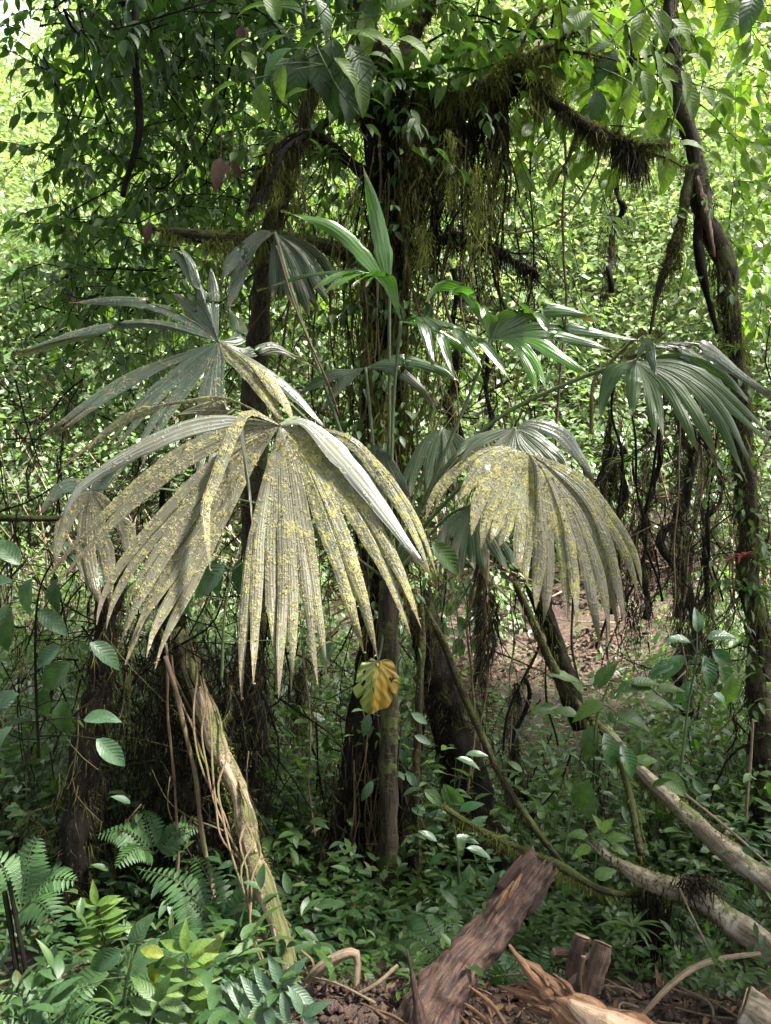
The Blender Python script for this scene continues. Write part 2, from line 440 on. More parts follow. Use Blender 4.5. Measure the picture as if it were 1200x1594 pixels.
LG = {
    'flake': leaf_geo(.55, 2, 1, 'ellipse', .1, .15),
    'tiny': leaf_geo(.5, 2, 1, 'ellipse', .15, .2),
    'small': leaf_geo(.42, 3, 1, 'ellipse', .2, .35),
    'ellipse': leaf_geo(.40, 7, 1, 'ellipse', .2, .45, wave=.015),
    'broad': leaf_geo(.50, 9, 2, 'ovate', .18, .5, wave=.02),
    'big': leaf_geo(.46, 10, 2, 'ellipse', .22, .6, wave=.025),
    'lance': leaf_geo(.22, 7, 1, 'lance', .2, .5, wave=.015),
    'heart': leaf_geo(.72, 9, 2, 'heart', .12, .4, wave=.012),
    'strap': leaf_geo(.09, 7, 1, 'strap', .3, .9),
    'pinna': leaf_geo(.26, 4, 1, 'strap', .15, .3),
    'tall': leaf_geo(.30, 3, 1, 'lance', .2, .4),
}
LG['leaflet'] = leaf_geo(.34, 7, 1, 'lance', .2, .45, wave=.015)
LM = {}
def leaf_mesh(kind, mat):
    if (kind, mat) not in LM:
        V, T, U = LG[kind]
        me = raw_mesh('leaf', V, T, U); me.materials.append(M[mat]); LM[kind, mat] = me
    return LM[kind, mat]

def frame(p, d, n, s, sx=1.0):
    d = Vector(d).normalized(); n = Vector(n)
    n = (n - d * n.dot(d))
    if n.length < 1e-4: n = d.orthogonal()
    n.normalize(); x = d.cross(n)
    m = Matrix(((x.x * s * sx, d.x * s, n.x * s, p[0]), (x.y * s * sx, d.y * s, n.y * s, p[1]), (x.z * s * sx, d.z * s, n.z * s, p[2]), (0, 0, 0, 1)))
    return m

def frames_np(P, D, N, S):
    P, D, N, S = map(lambda a: np.asarray(a, dtype=np.float64), (P, D, N, S))
    D = D / np.linalg.norm(D, axis=1, keepdims=True)
    N = N - D * (N * D).sum(1, keepdims=True); N = N / (np.linalg.norm(N, axis=1, keepdims=True) + 1e-9)
    X = np.cross(D, N)
    A = np.stack([X, D, N], axis=2) * S[:, None, None]
    return A, P

def merge_leaves(kind, P, D, N, S, var=None):
    V, T, U = LG[kind]
    A, P = frames_np(P, D, N, S); n = len(P); k = len(V)
    W = np.einsum('nij,kj->nki', A, V) + P[:, None, :]
    F = (T[None] + (np.arange(n) * k)[:, None, None]).reshape(-1, 3)
    if var is None: var = rng.random(n)
    return W.reshape(-1, 3), F, np.tile(U, (n, 1)), np.repeat(var, k)

def rv(s=1.0): return Vector((R.gauss(0, s), R.gauss(0, s), R.gauss(0, s)))

class Leaves:
    def __init__(s): s.P, s.D, s.N, s.S = [], [], [], []
    def add(s, p, d, n, sz): s.P.append(tuple(p)); s.D.append(tuple(d)); s.N.append(tuple(n)); s.S.append(sz)
    def twig(s, p, d, L, k, sz, droop=.5, grav=.25, flat=.25):
        """a twig from p with k leaves in two ranks; returns its centre line"""
        p = Vector(p); d = Vector(d).normalized(); pts = [p.copy()]
        sd = 1
        for i in range(k):
            st = L / k
            p = p + d * st; d = (d + Vector((0, 0, -grav * st / max(L, .01))) + rv(.06)).normalized()
            pts.append(p.copy())
            side = d.cross(Vector((0, 0, 1)))
            if side.length < .05: side = Vector((R.uniform(-1, 1), R.uniform(-1, 1), 0))
            side.normalize()
            ld = (d * .65 + side * sd * R.uniform(.6, 1.1) + Vector((0, 0, -droop * R.uniform(.3, 1.4))) + rv(.12))
            s.add(p, ld, Vector((0, 0, 1)) + rv(flat), sz * R.uniform(.65, 1.15)); sd = -sd
        s.add(p, d + Vector((0, 0, -droop)), Vector((0, 0, 1)) + rv(flat), sz * R.uniform(.8, 1.1))
        return pts
    def geo(s, kind): return merge_leaves(kind, s.P, s.D, s.N, s.S)
    def objects(s, kind, mat, parent, name='leaf', most=300):
        """largest in the picture as leaf parts, the rest as one stuff part"""
        me = leaf_mesh(kind, mat)
        idx = list(range(len(s.P)))
        if len(idx) > most:
            def key(i):
                y = max(s.P[i][1], .3); u = s.P[i][0] / y; v = (s.P[i][2] - CAM_Z) / y
                return -(s.S[i] / y if abs(u) < .5 and abs(v) < .664 else 0)
            idx.sort(key=key)
        for i in idx[:most]:
            inst(name, me, frame(s.P[i], s.D[i], s.N[i], s.S[i]), parent)
        rest = idx[most:]
        if rest:
            f = lambda a: [a[i] for i in rest]
            mk('leaves', merge_leaves(kind, f(s.P), f(s.D), f(s.N), f(s.S)), M[mat], parent, kind='stuff')

def thin(paths, r, seg=4):
    """many thin stems in one mesh"""
    return join([tube(p, [r, r * .5], seg=seg, n=max(3, len(p))) for p in paths])

# ------------------------------------------------------------------ moss and hanging fibres
def strands(B, L, wd, out=None, grav=1.0, jit=.25):
    """thin tapering ribbons from the points B that hang by length L"""
    B = np.asarray(B, dtype=np.float64); n = len(B)
    L = np.asarray(L) * rng.uniform(.15, 1.0, n) ** 1.3 * 1.4
    d = np.zeros((n, 3)); d[:, 2] = -grav
    d += rng.normal(0, jit, (n, 3))
    d0 = d if out is None else d * .4 + np.asarray(out)
    ang = rng.uniform(0, np.pi, n); s = np.stack([np.cos(ang), np.sin(ang), np.zeros(n)], 1) * (np.asarray(wd) * rng.uniform(.6, 1.4, n))[:, None] / 2
    m = B + d0 * (L * .45)[:, None]; t = m + d * (L * .55)[:, None]
    V = np.stack([B - s, B + s, m - s * .8, m + s * .8, t], 1).reshape(-1, 3)
    T = np.array([(0, 1, 3), (0, 3, 2), (2, 3, 4)])
    F = (T[None] + (np.arange(n) * 5)[:, None, None]).reshape(-1, 3)
    U = np.tile(np.array([(0, 0), (1, 0), (0, .5), (1, .5), (.5, 1)]), (n, 1))
    return V, F, U, np.repeat(rng.random(n), 5)

def moss_pts(P, r, n, under=False, clump=1.0):
    """n points scattered on a limb's surface, in clumps; with the outward directions"""
    C = resample(P, 40); rr = lerp_list(r, 40)
    cl = [R.random() for _ in range(max(3, int(n / 25)))]
    B, O = [], []
    for _ in range(n):
        t = R.choice(cl) + R.gauss(0, .02) if R.random() < clump * .7 else R.random()
        t = min(.999, max(0, t)) * 39; i = int(t)
        c = C[i].lerp(C[i + 1], t - i) if i < 39 else C[39]
        T = (C[min(39, i + 1)] - C[max(0, i - 1)]).normalized(); X = T.orthogonal().normalized(); Y = T.cross(X)
        a = R.uniform(0, 6.283); o = X * math.cos(a) + Y * math.sin(a)
        if under and o.z > .2: o.z *= -1
        B.append(tuple(c + o * rr[i] * .95)); O.append(tuple(o))
    return np.array(B), np.array(O)

def lumps(B):
    return np.array([min(1.3, max(0.0, .55 + 1.3 * mnoise.noise(Vector(b) * 7))) for b in B])

def moss(parent, P, r, n, L, wd=.006, mat='moss', name='moss', hang=False, fuzz=True, clump=1.0):
    """fuzzy moss round a limb, hanging beards when hang; one stuff part"""
    gs = []
    if fuzz:
        B, O = moss_pts(P, r, n, clump=clump); k_ = lumps(B); gs.append(strands(B[k_ > .15], L * k_[k_ > .15] * 1.4, wd, out=O[k_ > .15] * .9, grav=.5, jit=.5))
    if hang:
        B, O = moss_pts(P, r, int(n * .7), under=True, clump=clump); k_ = lumps(B + 7.1); gs.append(strands(B[k_ > .2], hang * k_[k_ > .2] * 1.5, wd * .9, out=O[k_ > .2] * .1, grav=1.0, jit=.28))
    return mk(name, join(gs), M[mat], parent, kind='stuff')


# ------------------------------------------------------------------ forest on the far slope
def hill_foliage(name, kind, mat, n, y0, y1, size, rad, lush, spread=.62, xlim=None):
    """bushy clumps of leaves standing on the slope"""
    P, D, N, S, A = [], [], [], [], []
    for _ in range(n):
        y = y0 + (y1 - y0) * R.random() ** 1.3
        x = R.uniform(-spread, spread) * y
        if xlim and not xlim(x, y): continue
        if on_path(x, y) or (sight(x, y) and R.random() < .85): continue
        r = rad * R.uniform(.5, 1.3); h = r * R.uniform(.6, 2.2)
        c = np.array([x, y, ground_z(x, y) + h])
        k = int(lush * R.uniform(.6, 1.2))
        d = rng.normal(0, 1, (k, 3)); d /= np.linalg.norm(d, axis=1, keepdims=True)
        rr = r * rng.uniform(.3, 1.0, k) ** .4
        lob = 1 + .35 * np.sin(d[:, 0] * 5 + x) * np.cos(d[:, 2] * 4 + y)
        p = c + d * (rr * lob)[:, None] * np.array([1, 1, .9])
        dirs = d * np.array([1, 1, .3]) + rng.normal(0, .35, (k, 3)) + np.array([0, 0, -.35])
        nn = rng.normal(0, .35, (k, 3)) + np.array([0, 0, .9]) + d * .35
        P.append(p); D.append(dirs); N.append(nn); S.append(size * rng.uniform(.6, 1.3, k)); A.append(np.clip(R.random() * .8 + rng.uniform(0, .2, k), 0, .999))
    g = merge_leaves(kind, np.concatenate(P), np.concatenate(D), np.concatenate(N), np.concatenate(S), np.concatenate(A))
    return tag(mk(name, g, M[mat]), kind='stuff')

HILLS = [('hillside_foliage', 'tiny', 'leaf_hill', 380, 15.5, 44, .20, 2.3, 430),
         ('hillside_shaded_foliage', 'tiny', 'leaf_far', 170, 15, 40, .24, 2.0, 300),  # darker green clumps among the paler hillside leaves
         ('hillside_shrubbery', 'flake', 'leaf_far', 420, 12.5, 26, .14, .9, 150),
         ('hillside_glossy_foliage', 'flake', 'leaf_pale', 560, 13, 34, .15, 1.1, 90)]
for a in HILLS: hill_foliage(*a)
hill_foliage('gully_shrubbery', 'small', 'leaf_far', 420, 8.2, 13.5, .12, .42, 80)
hill_foliage('gully_glossy_shrubbery', 'small', 'leaf_pale', 130, 7.0, 13.5, .12, .4, 60)
hill_foliage('shaded_shrubbery', 'small', 'leaf_mid', 260, 5.0, 9.0, .10, .34, 70, spread=.6)
# pale stems and dead twigs all over the slope
P = []
for _ in range(420):
    y = R.uniform(8, 26); x = R.uniform(-.6, .6) * y; p = Vector((x, y, ground_z(x, y) + R.uniform(.1, 1.6))); L = R.uniform(.6, 2.6)
    d = Vector((R.gauss(0, .45), R.gauss(0, .3), R.uniform(-.3, 1))).normalized()
    P.append([p, p + d * L * .5 + rv(.12), p + d * L + rv(.2)])
mk('slope_stems', join([tube(p, [.016, .007], seg=4, n=6) for p in P]), M['twig'], kind='stuff')

# low plants over the near slope
def ground_cover(name, kind, mat, n, y0, y1, size, hmax, leaves, lo=.05, xr=.6, keep=None, leafmat=None):
    L = Leaves()
    for _ in range(n):
        y = R.uniform(y0, y1); x = R.uniform(-xr, xr) * y
        if (on_path(x, y) or sight(x, y)) and R.random() > (.75 if y < 7.8 else .3 if y < 9.2 else .14): continue
        if keep and not keep(x, y): continue
        if y < 3.0 and (abs(x + .115 * y) < .085 or (.42 < x < .98 and 2.35 < y)): continue      # the foot of the log and the cut stumps stay clear
        p = Vector((x, y, ground_z(x, y) + lo))
        L.twig(p, Vector((R.gauss(0, .35), R.gauss(0, .35) - .15, 1)), hmax * R.uniform(.4, 1.1), leaves, size, droop=.25, grav=.5)
    return tag(mk(name, L.geo(kind), M[mat]), kind='stuff')
ground_cover('undergrowth', 'small', 'leaf_mid', 2300, 3.6, 7.5, .075, .45, 9, keep=lambda x, y: x > -.2 or y > 4.3 or R.random() < .25)
ground_cover('pale_undergrowth', 'small', 'leaf_far', 1500, 5.0, 10.5, .095, .55, 9)
ground_cover('leafy_undergrowth', 'ellipse', 'leaf_dark', 190, 3.1, 4.6, .10, .40, 7, keep=lambda x, y: (x < .6 or y > 3.6) and not (-.95 < x < -.3 and y < 3.7))
ground_cover('leafy_stems', 'ellipse', 'leaf_mid', 210, 4.2, 5.6, .085, 1.7, 16, keep=lambda x, y: x < .05)
ground_cover('leafy_shade_stems', 'ellipse', 'leaf_blue', 90, 4.1, 5.4, .10, 1.3, 11)
ground_cover('broad_undergrowth', 'ellipse', 'leaf_mid', 420, 4.2, 7.5, .13, 1.1, 8)
ground_cover('tall_undergrowth', 'small', 'leaf_far', 520, 4.6, 8.5, .085, 1.5, 14)
ground_cover('glossy_undergrowth', 'small', 'leaf_pale', 300, 4.4, 8.5, .08, .7, 9)
ground_cover('corner_undergrowth', 'ellipse', 'leaf_dark', 420, 2.15, 3.3, .095, .36, 8, keep=lambda x, y: x < -.10 * y)  # dark leaf colour stands in for shade in this corner
ground_cover('corner_leaves', 'lance', 'leaf_mid', 90, 2.3, 3.2, .12, .40, 7, keep=lambda x, y: x < -.1 * y)
ground_cover('bank_undergrowth', 'small', 'leaf_mid', 330, 2.4, 3.4, .055, .17, 6, keep=lambda x, y: x > -.3)

# ------------------------------------------------------------------ trees and trunks
def tree(name, label, cat, group=None, base=None):
    return thing(name, label, cat, base, group)

# the central mossy tree with its limbs
cb = at(585, 1545, 4.6)
ct = tree('mossy_tree', 'thick black trunk in the middle, mossy limbs spread at the top and roots hang down', 'tree', base=cb)
trunk_pts = [(585, 1560, 4.6), (586, 1300, 4.6), (590, 1050, 4.6), (596, 850, 4.6), (600, 600, 4.6), (602, 400, 4.6), (610, 230, 4.6), (614, 110, 4.6)]
trunk_r = [.17, .125, .115, .11, .10, .095, .10, .085]
mk('trunk', pt(trunk_pts, trunk_r, seg=22, n=70, rough=.35, freq=5, ridge=.12, wob=.04), M['bark_black'], ct)
LIMBS = [([(612, 180, 4.6), (665, 165, 4.5), (725, 148, 4.4), (795, 112, 4.3), (862, 76, 4.2)], [.075, .06, .055, .045, .022], 'bark_mossy', .0),
         ([(800, 112, 4.3), (835, 135, 4.25), (862, 160, 4.2), (905, 192, 4.2), (955, 218, 4.2), (1000, 238, 4.2)], [.045, .035, .03, .032, .035, .028], 'bark_black', 0),
         ([(606, 235, 4.6), (560, 165, 4.5), (500, 128, 4.4), (430, 120, 4.3)], [.07, .05, .035, .02], 'bark_mossy', 0),
         ([(614, 130, 4.6), (575, 50, 4.6), (560, -60, 4.6)], [.075, .05, .04], 'bark_mossy', 0),
         ([(614, 130, 4.6), (640, 60, 4.7), (690, -30, 4.8)], [.06, .04, .035], 'bark_mossy', 0),
         ([(598, 420, 4.6), (540, 395, 4.5), (440, 374, 4.35), (330, 370, 4.25), (232, 352, 4.2)], [.05, .042, .036, .034, .012], 'bark_mossy', 0),
         ([(604, 400, 4.6), (680, 378, 4.6), (760, 385, 4.6), (838, 425, 4.6)], [.05, .035, .03, .016], 'bark_black', 0),
         ([(607, 300, 4.6), (560, 260, 4.4), (480, 210, 4.3), (420, 250, 4.2), (390, 320, 4.2)], [.05, .035, .025, .02, .012], 'bark_black', 0),
         ([(612, 300, 4.6), (700, 230, 4.5), (760, 180, 4.4), (810, 120, 4.3)], [.05, .03, .03, .03], 'bark_black', 0)]
for P, r, m, _ in LIMBS:
    mk('limb', pt(P, r, seg=12, n=36, rough=.5, freq=9, wob=.03), M[m], ct)
a = [at(*p) for p in LIMBS[0][0]]; moss(ct, a, [.075, .06, .055, .055, .03], 3200, .04, .006, 'moss', hang=.16)
moss(ct, [at(*p) for p in [(770, 125, 4.3), (820, 92, 4.25), (875, 72, 4.2)]], [.05, .05, .03], 1500, .06, .006, 'moss', hang=.13)
a = [at(*p) for p in LIMBS[1][0]]; moss(ct, a, .034, 3200, .035, .006, 'moss_brown', hang=.12)
moss(ct, [at(955, 222, 4.2), at(985, 238, 4.2), at(996, 250, 4.2)], .035, 1300, .03, .006, 'moss_dark', hang=.13)
a = [at(*p) for p in LIMBS[5][0]]; moss(ct, a, [.05, .045, .04, .036, .012], 2200, .04, .006, 'moss', hang=.09)
a = [at(*p) for p in LIMBS[2][0]]; moss(ct, a, [.07, .05, .04, .02], 900, .04, .006, 'moss_brown', hang=.25)
a = [at(*p) for p in LIMBS[6][0]]; moss(ct, a, [.05, .035, .03, .02], 900, .05, .007, 'moss_dark', hang=.16)
a = [at(*p) for p in LIMBS[7][0]]; moss(ct, a, .03, 1000, .05, .006, 'moss_brown', hang=.22)
a = [at(*p) for p in LIMBS[8][0]]; moss(ct, a, .035, 1200, .06, .007, 'moss_dark', hang=.3)
a = [at(*p) for p in trunk_pts]; moss(ct, a, trunk_r, 3500, .05, .007, 'moss_brown', hang=.14)
a = [at(*p) for p in trunk_pts[3:]]; moss(ct, a, [v * 1.1 for v in trunk_r[3:]], 1500, .06, .008, 'moss_dark', hang=.2)
for k in (3, 4):
    moss(ct, [at(*p) for p in LIMBS[k][0]], LIMBS[k][1], 1300, .05, .007, 'moss_brown', hang=.16)
for pts in ([(862, 76, 4.2), (905, 82, 4.15), (965, 98, 4.1)], [(855, 82, 4.2), (880, 60, 4.2), (925, 40, 4.2)], [(1000, 238, 4.2), (1035, 246, 4.2), (1075, 268, 4.2)], [(990, 236, 4.2), (1010, 225, 4.15), (1050, 222, 4.1)],
            [(740, 145, 4.4), (770, 190, 4.35), (795, 260, 4.3), (790, 330, 4.3)], [(905, 195, 4.2), (890, 240, 4.2), (860, 290, 4.2)], [(800, 112, 4.3), (815, 60, 4.3), (850, 10, 4.3)]):
    q = [at(*p) for p in pts]
    mk('twig', tube(q, [.014, .008, .003], seg=7, n=24, rough=.4, wob=.02), M['bark_mossy'], ct); moss(ct, q, .012, 260, .03, .005, 'moss_brown', hang=.07)
# aerial roots falling from the limbs
P = []
for _ in range(110):
    x = R.uniform(560, 790); y = 150 + R.uniform(-20, 60) - max(0, x - 700) * .25; Y = R.uniform(4.35, 4.75)
    L = R.uniform(90, 330); lean = (610 - x) * R.uniform(.0, .9) + R.gauss(0, 22)
    P.append([at(x, y, Y), at(x + lean * .3 + R.gauss(0, 8), y + L * .4, Y), at(x + lean * .8 + R.gauss(0, 10), y + L * .75, Y), at(x + lean, y + L, Y)])
mk('hanging_roots', join([tube(p, [R.uniform(.006, .014), .004], seg=5, n=8, wob=.02) for p in P]), M['bark_black'], ct, kind='stuff')
B = []
for p in P:
    for q in resample(p, 26): B.append(tuple(q + rv(.012)))
mk('moss', strands(np.array(B), np.full(len(B), .09), .008, jit=.5), M['moss_dark'], ct, kind='stuff')
B = []
for _ in range(42):
    x = R.uniform(610, 790); y = R.uniform(150, 300); Y = R.uniform(4.25, 4.5); L = R.uniform(60, 170)
    for k in range(60):
        B.append(tuple(at(x + R.gauss(0, 6), y + L * R.random(), Y + R.gauss(0, .03))))
mk('hanging_moss', strands(np.array(B), np.full(len(B), .07), .006, jit=.45), M['moss_brown'], ct, kind='stuff')
B = []
for (x, y, L, wd) in [(735, 250, 160, 22), (745, 260, 120, 18), (700, 200, 120, 16), (655, 350, 60, 22), (465, 260, 140, 20), (430, 230, 90, 14), (835, 100, 80, 26), (860, 90, 60, 18), (350, 372, 40, 40)]:
    for k in range(360):
        B.append(tuple(at(x + R.gauss(0, wd * .45), y + L * R.random(), 4.22 + R.gauss(0, .05))))
mk('hanging_moss', strands(np.array(B), np.full(len(B), .06), .006, jit=.5), M['moss'], ct, kind='stuff')
P = []
for _ in range(34):
    x = R.uniform(560, 640); y = R.uniform(260, 520); Y = 4.6 - R.uniform(.02, .16)
    q = []
    for k in range(7):
        q.append(at(x, y, Y)); x += R.gauss(0, 9) + (600 - x) * .12; y += R.uniform(50, 110)
    P.append(q)
mk('climbing_roots', join([tube(p, [R.uniform(.006, .016), .006], seg=6, n=26, wob=.03, rough=.4) for p in P]), M['bark_black'], ct, kind='stuff')
B = []
for p in P:
    for q in resample(p, 60): B += [tuple(q + rv(.012)) for _ in range(2)]
mk('moss', strands(np.array(B), np.full(len(B), .07), .006, jit=.45), M['moss_brown'], ct, kind='stuff')
L = Leaves()
for _ in range(24):
    L.twig(at(R.uniform(545, 660), R.uniform(230, 900), 4.5), (R.gauss(0, .6), -.5, R.uniform(-.8, .3)), .3, 5, .085, droop=.6)
mk('epiphyte_leaves', L.geo('ellipse'), M['leaf_dark'], ct, kind='stuff')
L = Leaves()
for _ in range(60):
    L.twig(at(R.uniform(400, 800), R.uniform(40, 240), R.uniform(4.2, 4.9)), (R.gauss(0, .7), -.4, R.uniform(-.6, .5)), .4, 6, .11, droop=.5)
mk('epiphyte_foliage', L.geo('ellipse'), M['leaf_mid'], ct, kind='stuff')
P = []
for _ in range(60):
    x = R.gauss(603, 42); y = R.uniform(180, 700); Y = R.uniform(4.28, 4.5); q = []
    for k in range(5):
        q.append(at(x, y, Y)); x += R.gauss(0, 13); y += R.uniform(40, 130)
    P.append(q)
mk('draped_stems', join([tube(p, [R.uniform(.003, .008), .003], seg=5, n=20, wob=.03) for p in P]), M['vine'], ct, kind='stuff')
B = []
for p in P:
    if R.random() < .75:
        for q in resample(p, 50): B += [tuple(q + rv(.012)) for _ in range(3)]
mk('moss', strands(np.array(B), np.full(len(B), .06), .006, jit=.5), M['moss'], ct, kind='stuff')
L = Leaves()
for p in P:
    for q in resample(p, 5)[1:]:
        if R.random() < .4: L.twig(q, (R.gauss(0, .8), -.4, R.uniform(-.8, .2)), .22, 4, .075, droop=.6)
mk('draped_leaves', L.geo('ellipse'), M['leaf_mid'], ct, kind='stuff')
# stilt roots at its foot
for p, r in [([(585, 1080, 4.6), (548, 1180, 4.5), (520, 1300, 4.4), (498, 1460, 4.3)], .045), ([(580, 1000, 4.55), (556, 1100, 4.5), (545, 1260, 4.45), (560, 1500, 4.4)], .05),
             ([(600, 1100, 4.5), (622, 1220, 4.45), (640, 1350, 4.4), (655, 1500, 4.35)], .05), ([(592, 1200, 4.6), (585, 1300, 4.4), (575, 1420, 4.3), (570, 1540, 4.25)], .06)]:
    q = mk('stilt_root', pt(p, [r, r * .9, r, r * 1.3], seg=12, n=34, rough=.4, freq=8, ridge=.12, wob=.03), M['bark_black'], ct)
    moss(ct, [at(*s) for s in p], r, 500, .04, .006, 'moss_brown', hang=.16)
P = []
for _ in range(46):
    x = R.uniform(545, 640); y = R.uniform(1080, 1380)
    P.append([at(x, y, 4.38), at(x + R.gauss(0, 8), y + 80, 4.33), at(x + R.gauss(0, 14) + (x - 590) * .3, y + R.uniform(120, 260), 4.28)])
mk('hanging_roots', join([tube(p, [.006, .003], seg=4, n=7, wob=.02) for p in P]), M['root_fibre'], ct, kind='stuff')

def trunk_thing(name, label, cat, pts, r, mat, mossy=(), group=None, seg=16, n=50, rough=.3, part='trunk', ridge=.06, wob=.03, jag=(0, 0)):
    t = thing(name, label, cat, at(*pts[0]), group)
    mk(part, pt(pts, r, seg=seg, n=n, rough=rough, freq=7, ridge=ridge, wob=wob, jag=jag), M[mat], t)
    for (mt, cnt, L, hang) in mossy:
        moss(t, [at(*p) for p in pts], r, cnt, L, .006, mt, hang=hang)
    return t

rt = trunk_thing('slender_tree', 'tall slender dark trunk at the right edge carrying bromeliads and loose bark', 'tree',
                 [(1195, 1330, 5), (1188, 1200, 5), (1178, 1000, 5), (1165, 800, 5), (1152, 640, 5), (1140, 520, 5), (1122, 420, 5), (1095, 310, 5), (1072, 220, 5), (1060, 150, 5), (1048, 60, 5), (1036, -60, 5)],
                 [.095, .085, .08, .075, .064, .058, .058, .062, .06, .05, .042, .036], 'bark_patchy', [('moss_brown', 2600, .05, .13), ('moss_dark', 2600, .07, .2)], rough=.55, wob=.06, n=80)
mk('limb', pt([(1078, 260, 5), (1062, 330, 4.95), (1045, 400, 4.9), (1025, 460, 4.9), (1008, 520, 4.9)], [.045, .03, .035, .022, .008], seg=10, n=30, rough=.5, wob=.03), M['bark_mossy'], rt)
moss(rt, [at(1062, 330, 4.95), at(1045, 400, 4.9), at(1030, 450, 4.9)], [.03, .05, .03], 900, .05, .006, 'moss_brown', hang=.1)
mk('limb', pt([(1095, 310, 5), (1090, 380, 4.9), (1100, 450, 4.9), (1118, 520, 4.9)], [.03, .03, .025, .012], seg=10, n=24, rough=.5, wob=.03), M['bark_black'], rt)
mk('bark_flap', pt([(1085, 275, 4.9), (1100, 340, 4.88), (1112, 400, 4.88)], [.012, .028, .008], seg=10, n=20, rough=.9, freq=14, ridge=.2), M['brown_bark'], rt)

L = Leaves()
for _ in range(70):
    t_ = R.random(); L.twig(at(np.interp(t_, [0, .4, 1], [1190, 1165, 1075]) + R.gauss(0, 18), 1300 - 1080 * t_, 4.9), (R.gauss(0, .8), -.4, R.uniform(-.8, .6)), .28, 5, .08, droop=.5)
mk('epiphyte_leaves', L.geo('small'), M['leaf_mid'], rt, kind='stuff')
moss(rt, [at(1120, 420, 5), at(1145, 560, 5), at(1160, 760, 5), at(1180, 1000, 5)], .075, 2200, .07, .008, 'moss', hang=.12)
lt = trunk_thing('leaning_tree', 'leaning black broken tree right of the central trunk, edged with moss', 'tree',
                 [(790, 1420, 4.7), (760, 1330, 4.75), (722, 1200, 4.8), (690, 1080, 4.85), (660, 965, 4.9)], [.13, .135, .125, .12, .10], 'bark_black', [('moss_brown', 1500, .045, .14), ('moss_dark', 1500, .07, .2)], jag=(0, .25), ridge=.2, rough=.45)
trunk_thing('mossy_snag', 'thin moss-covered broken snag leaning under the lichened right palm leaf', 'snag',
            [(905, 1130, 4.6), (880, 1050, 4.6), (855, 985, 4.6), (835, 930, 4.6)], [.05, .06, .055, .045], 'bark_black', [('moss', 700, .035, .08)], jag=(0, .14), ridge=.15)
trunk_thing('brown_tree', 'brown mossy tree behind the upper left palm leaf', 'tree',
            [(400, 1120, 5.2), (396, 900, 5.2), (398, 640, 5.2), (404, 480, 5.1), (425, 340, 5.0), (468, 215, 4.9), (500, 120, 4.8)], [.08, .08, .085, .085, .06, .05, .04], 'bark_mossy', [('moss_brown', 2200, .05, .14)])
trunk_thing('dark_tree', 'dark mossy tree in deep shade at the lower left', 'tree',
            [(98, 1590, 3.9), (112, 1400, 3.9), (138, 1200, 3.95), (165, 1010, 4.0), (185, 860, 4.1)], [.075, .07, .07, .065, .05], 'bark_black', [('moss_brown', 1500, .05, .14), ('moss_dark', 1200, .08, .2)], rough=.5)
MID_LABELS = ['stout dark stem right of the bare bank, bearing most moss', 'dark stem just left of the stout stem by the bare bank', 'dark stem hanging with moss midway between lichened right leaf and right tree', 'shaggy dark stem right behind the tip of the lichened right leaf', 'thinnest stem showing past the outer edge of the lichened right leaf', 'short stem under the middle of the lichened right leaf', 'dark stem nearest the slender right tree on its left', 'thin upright stem between the mossy snag and leaning broken tree', 'wide dark stem behind the top of the leaning log', 'thin stem between the leaning log and central trunk, under the largest leaf', 'dark stem behind the small brown palm leaf at far left', 'dark stem rising behind the glossy green palm leaf', 'thin stem crossing behind the long stalk of the far right leaf', 'reddish far stem among the upper left foliage edge', 'tall pale-lit stem on the bright slope at upper right']
mid = [(1074, 1060, 6.8, 1068, 640, .075), (1058, 900, 7.4, 1050, 620, .05), (1010, 900, 7.6, 1005, 660, .05), (962, 880, 7.2, 955, 690, .055), (935, 860, 7.8, 950, 640, .03),
       (752, 1010, 6.2, 748, 860, .03), (1108, 1000, 7.0, 1095, 610, .04), (812, 1300, 5.4, 805, 1060, .03), (300, 1250, 5.6, 262, 880, .08), (480, 1300, 5.8, 470, 1010, .022),
       (246, 1150, 5.0, 262, 700, .04), (690, 700, 6.5, 720, 420, .05), (770, 820, 6.8, 755, 560, .04), (106, 470, 9.5, 104, 350, .07), (940, 400, 9.0, 1000, -20, .05)]
for i, (x0, y0, Y, x1, y1, r) in enumerate(mid):
    mx, my = (x0 + x1) / 2 + R.gauss(0, 8), (y0 + y1) / 2
    trunk_thing('thin_tree', MID_LABELS[i], 'tree',
                [(x0, y0 + 60, Y), (mx, my, Y), (x1, y1, Y)], [r * .7, r * .6, r * .5], 'bark_black', [('moss_dark', 900, .10, .35), ('moss_brown', 600, .08, .25)], group='thin mossy trunks behind the palm', n=44, seg=10, wob=.22, rough=.5)

# fallen and leaning logs
lg = trunk_thing('leaning_log', 'pale mossy log leaning from lower centre up to the left, wrapped in thin vines', 'log',
                 [(466, 1575, 2.58), (425, 1420, 2.95), (385, 1290, 3.4), (345, 1170, 3.7), (312, 1080, 4.0), (275, 985, 4.25)], [.030, .035, .042, .046, .046, .046], 'bark_pale', [('moss', 1300, .025, .06), ('moss_brown', 900, .03, .07)], part='log')
P = []
for k in range(7):
    ph = R.uniform(0, 6.28); pts = []
    for i in range(14):
        t = i / 13; b = at(275 + 180 * t ** .95, 985 + 560 * t, 4.25 - 1.6 * t)
        pts.append(b + Vector((math.cos(ph + i * R.uniform(.5, .7)), 0, math.sin(ph + i * .6))) * .075 + Vector((0, -.05, 0)))
    P.append(pts)
for p in P: mk('climbing_vine', tube(p, [.006, .004], seg=6, n=50, wob=.02), M['vine'], lg)
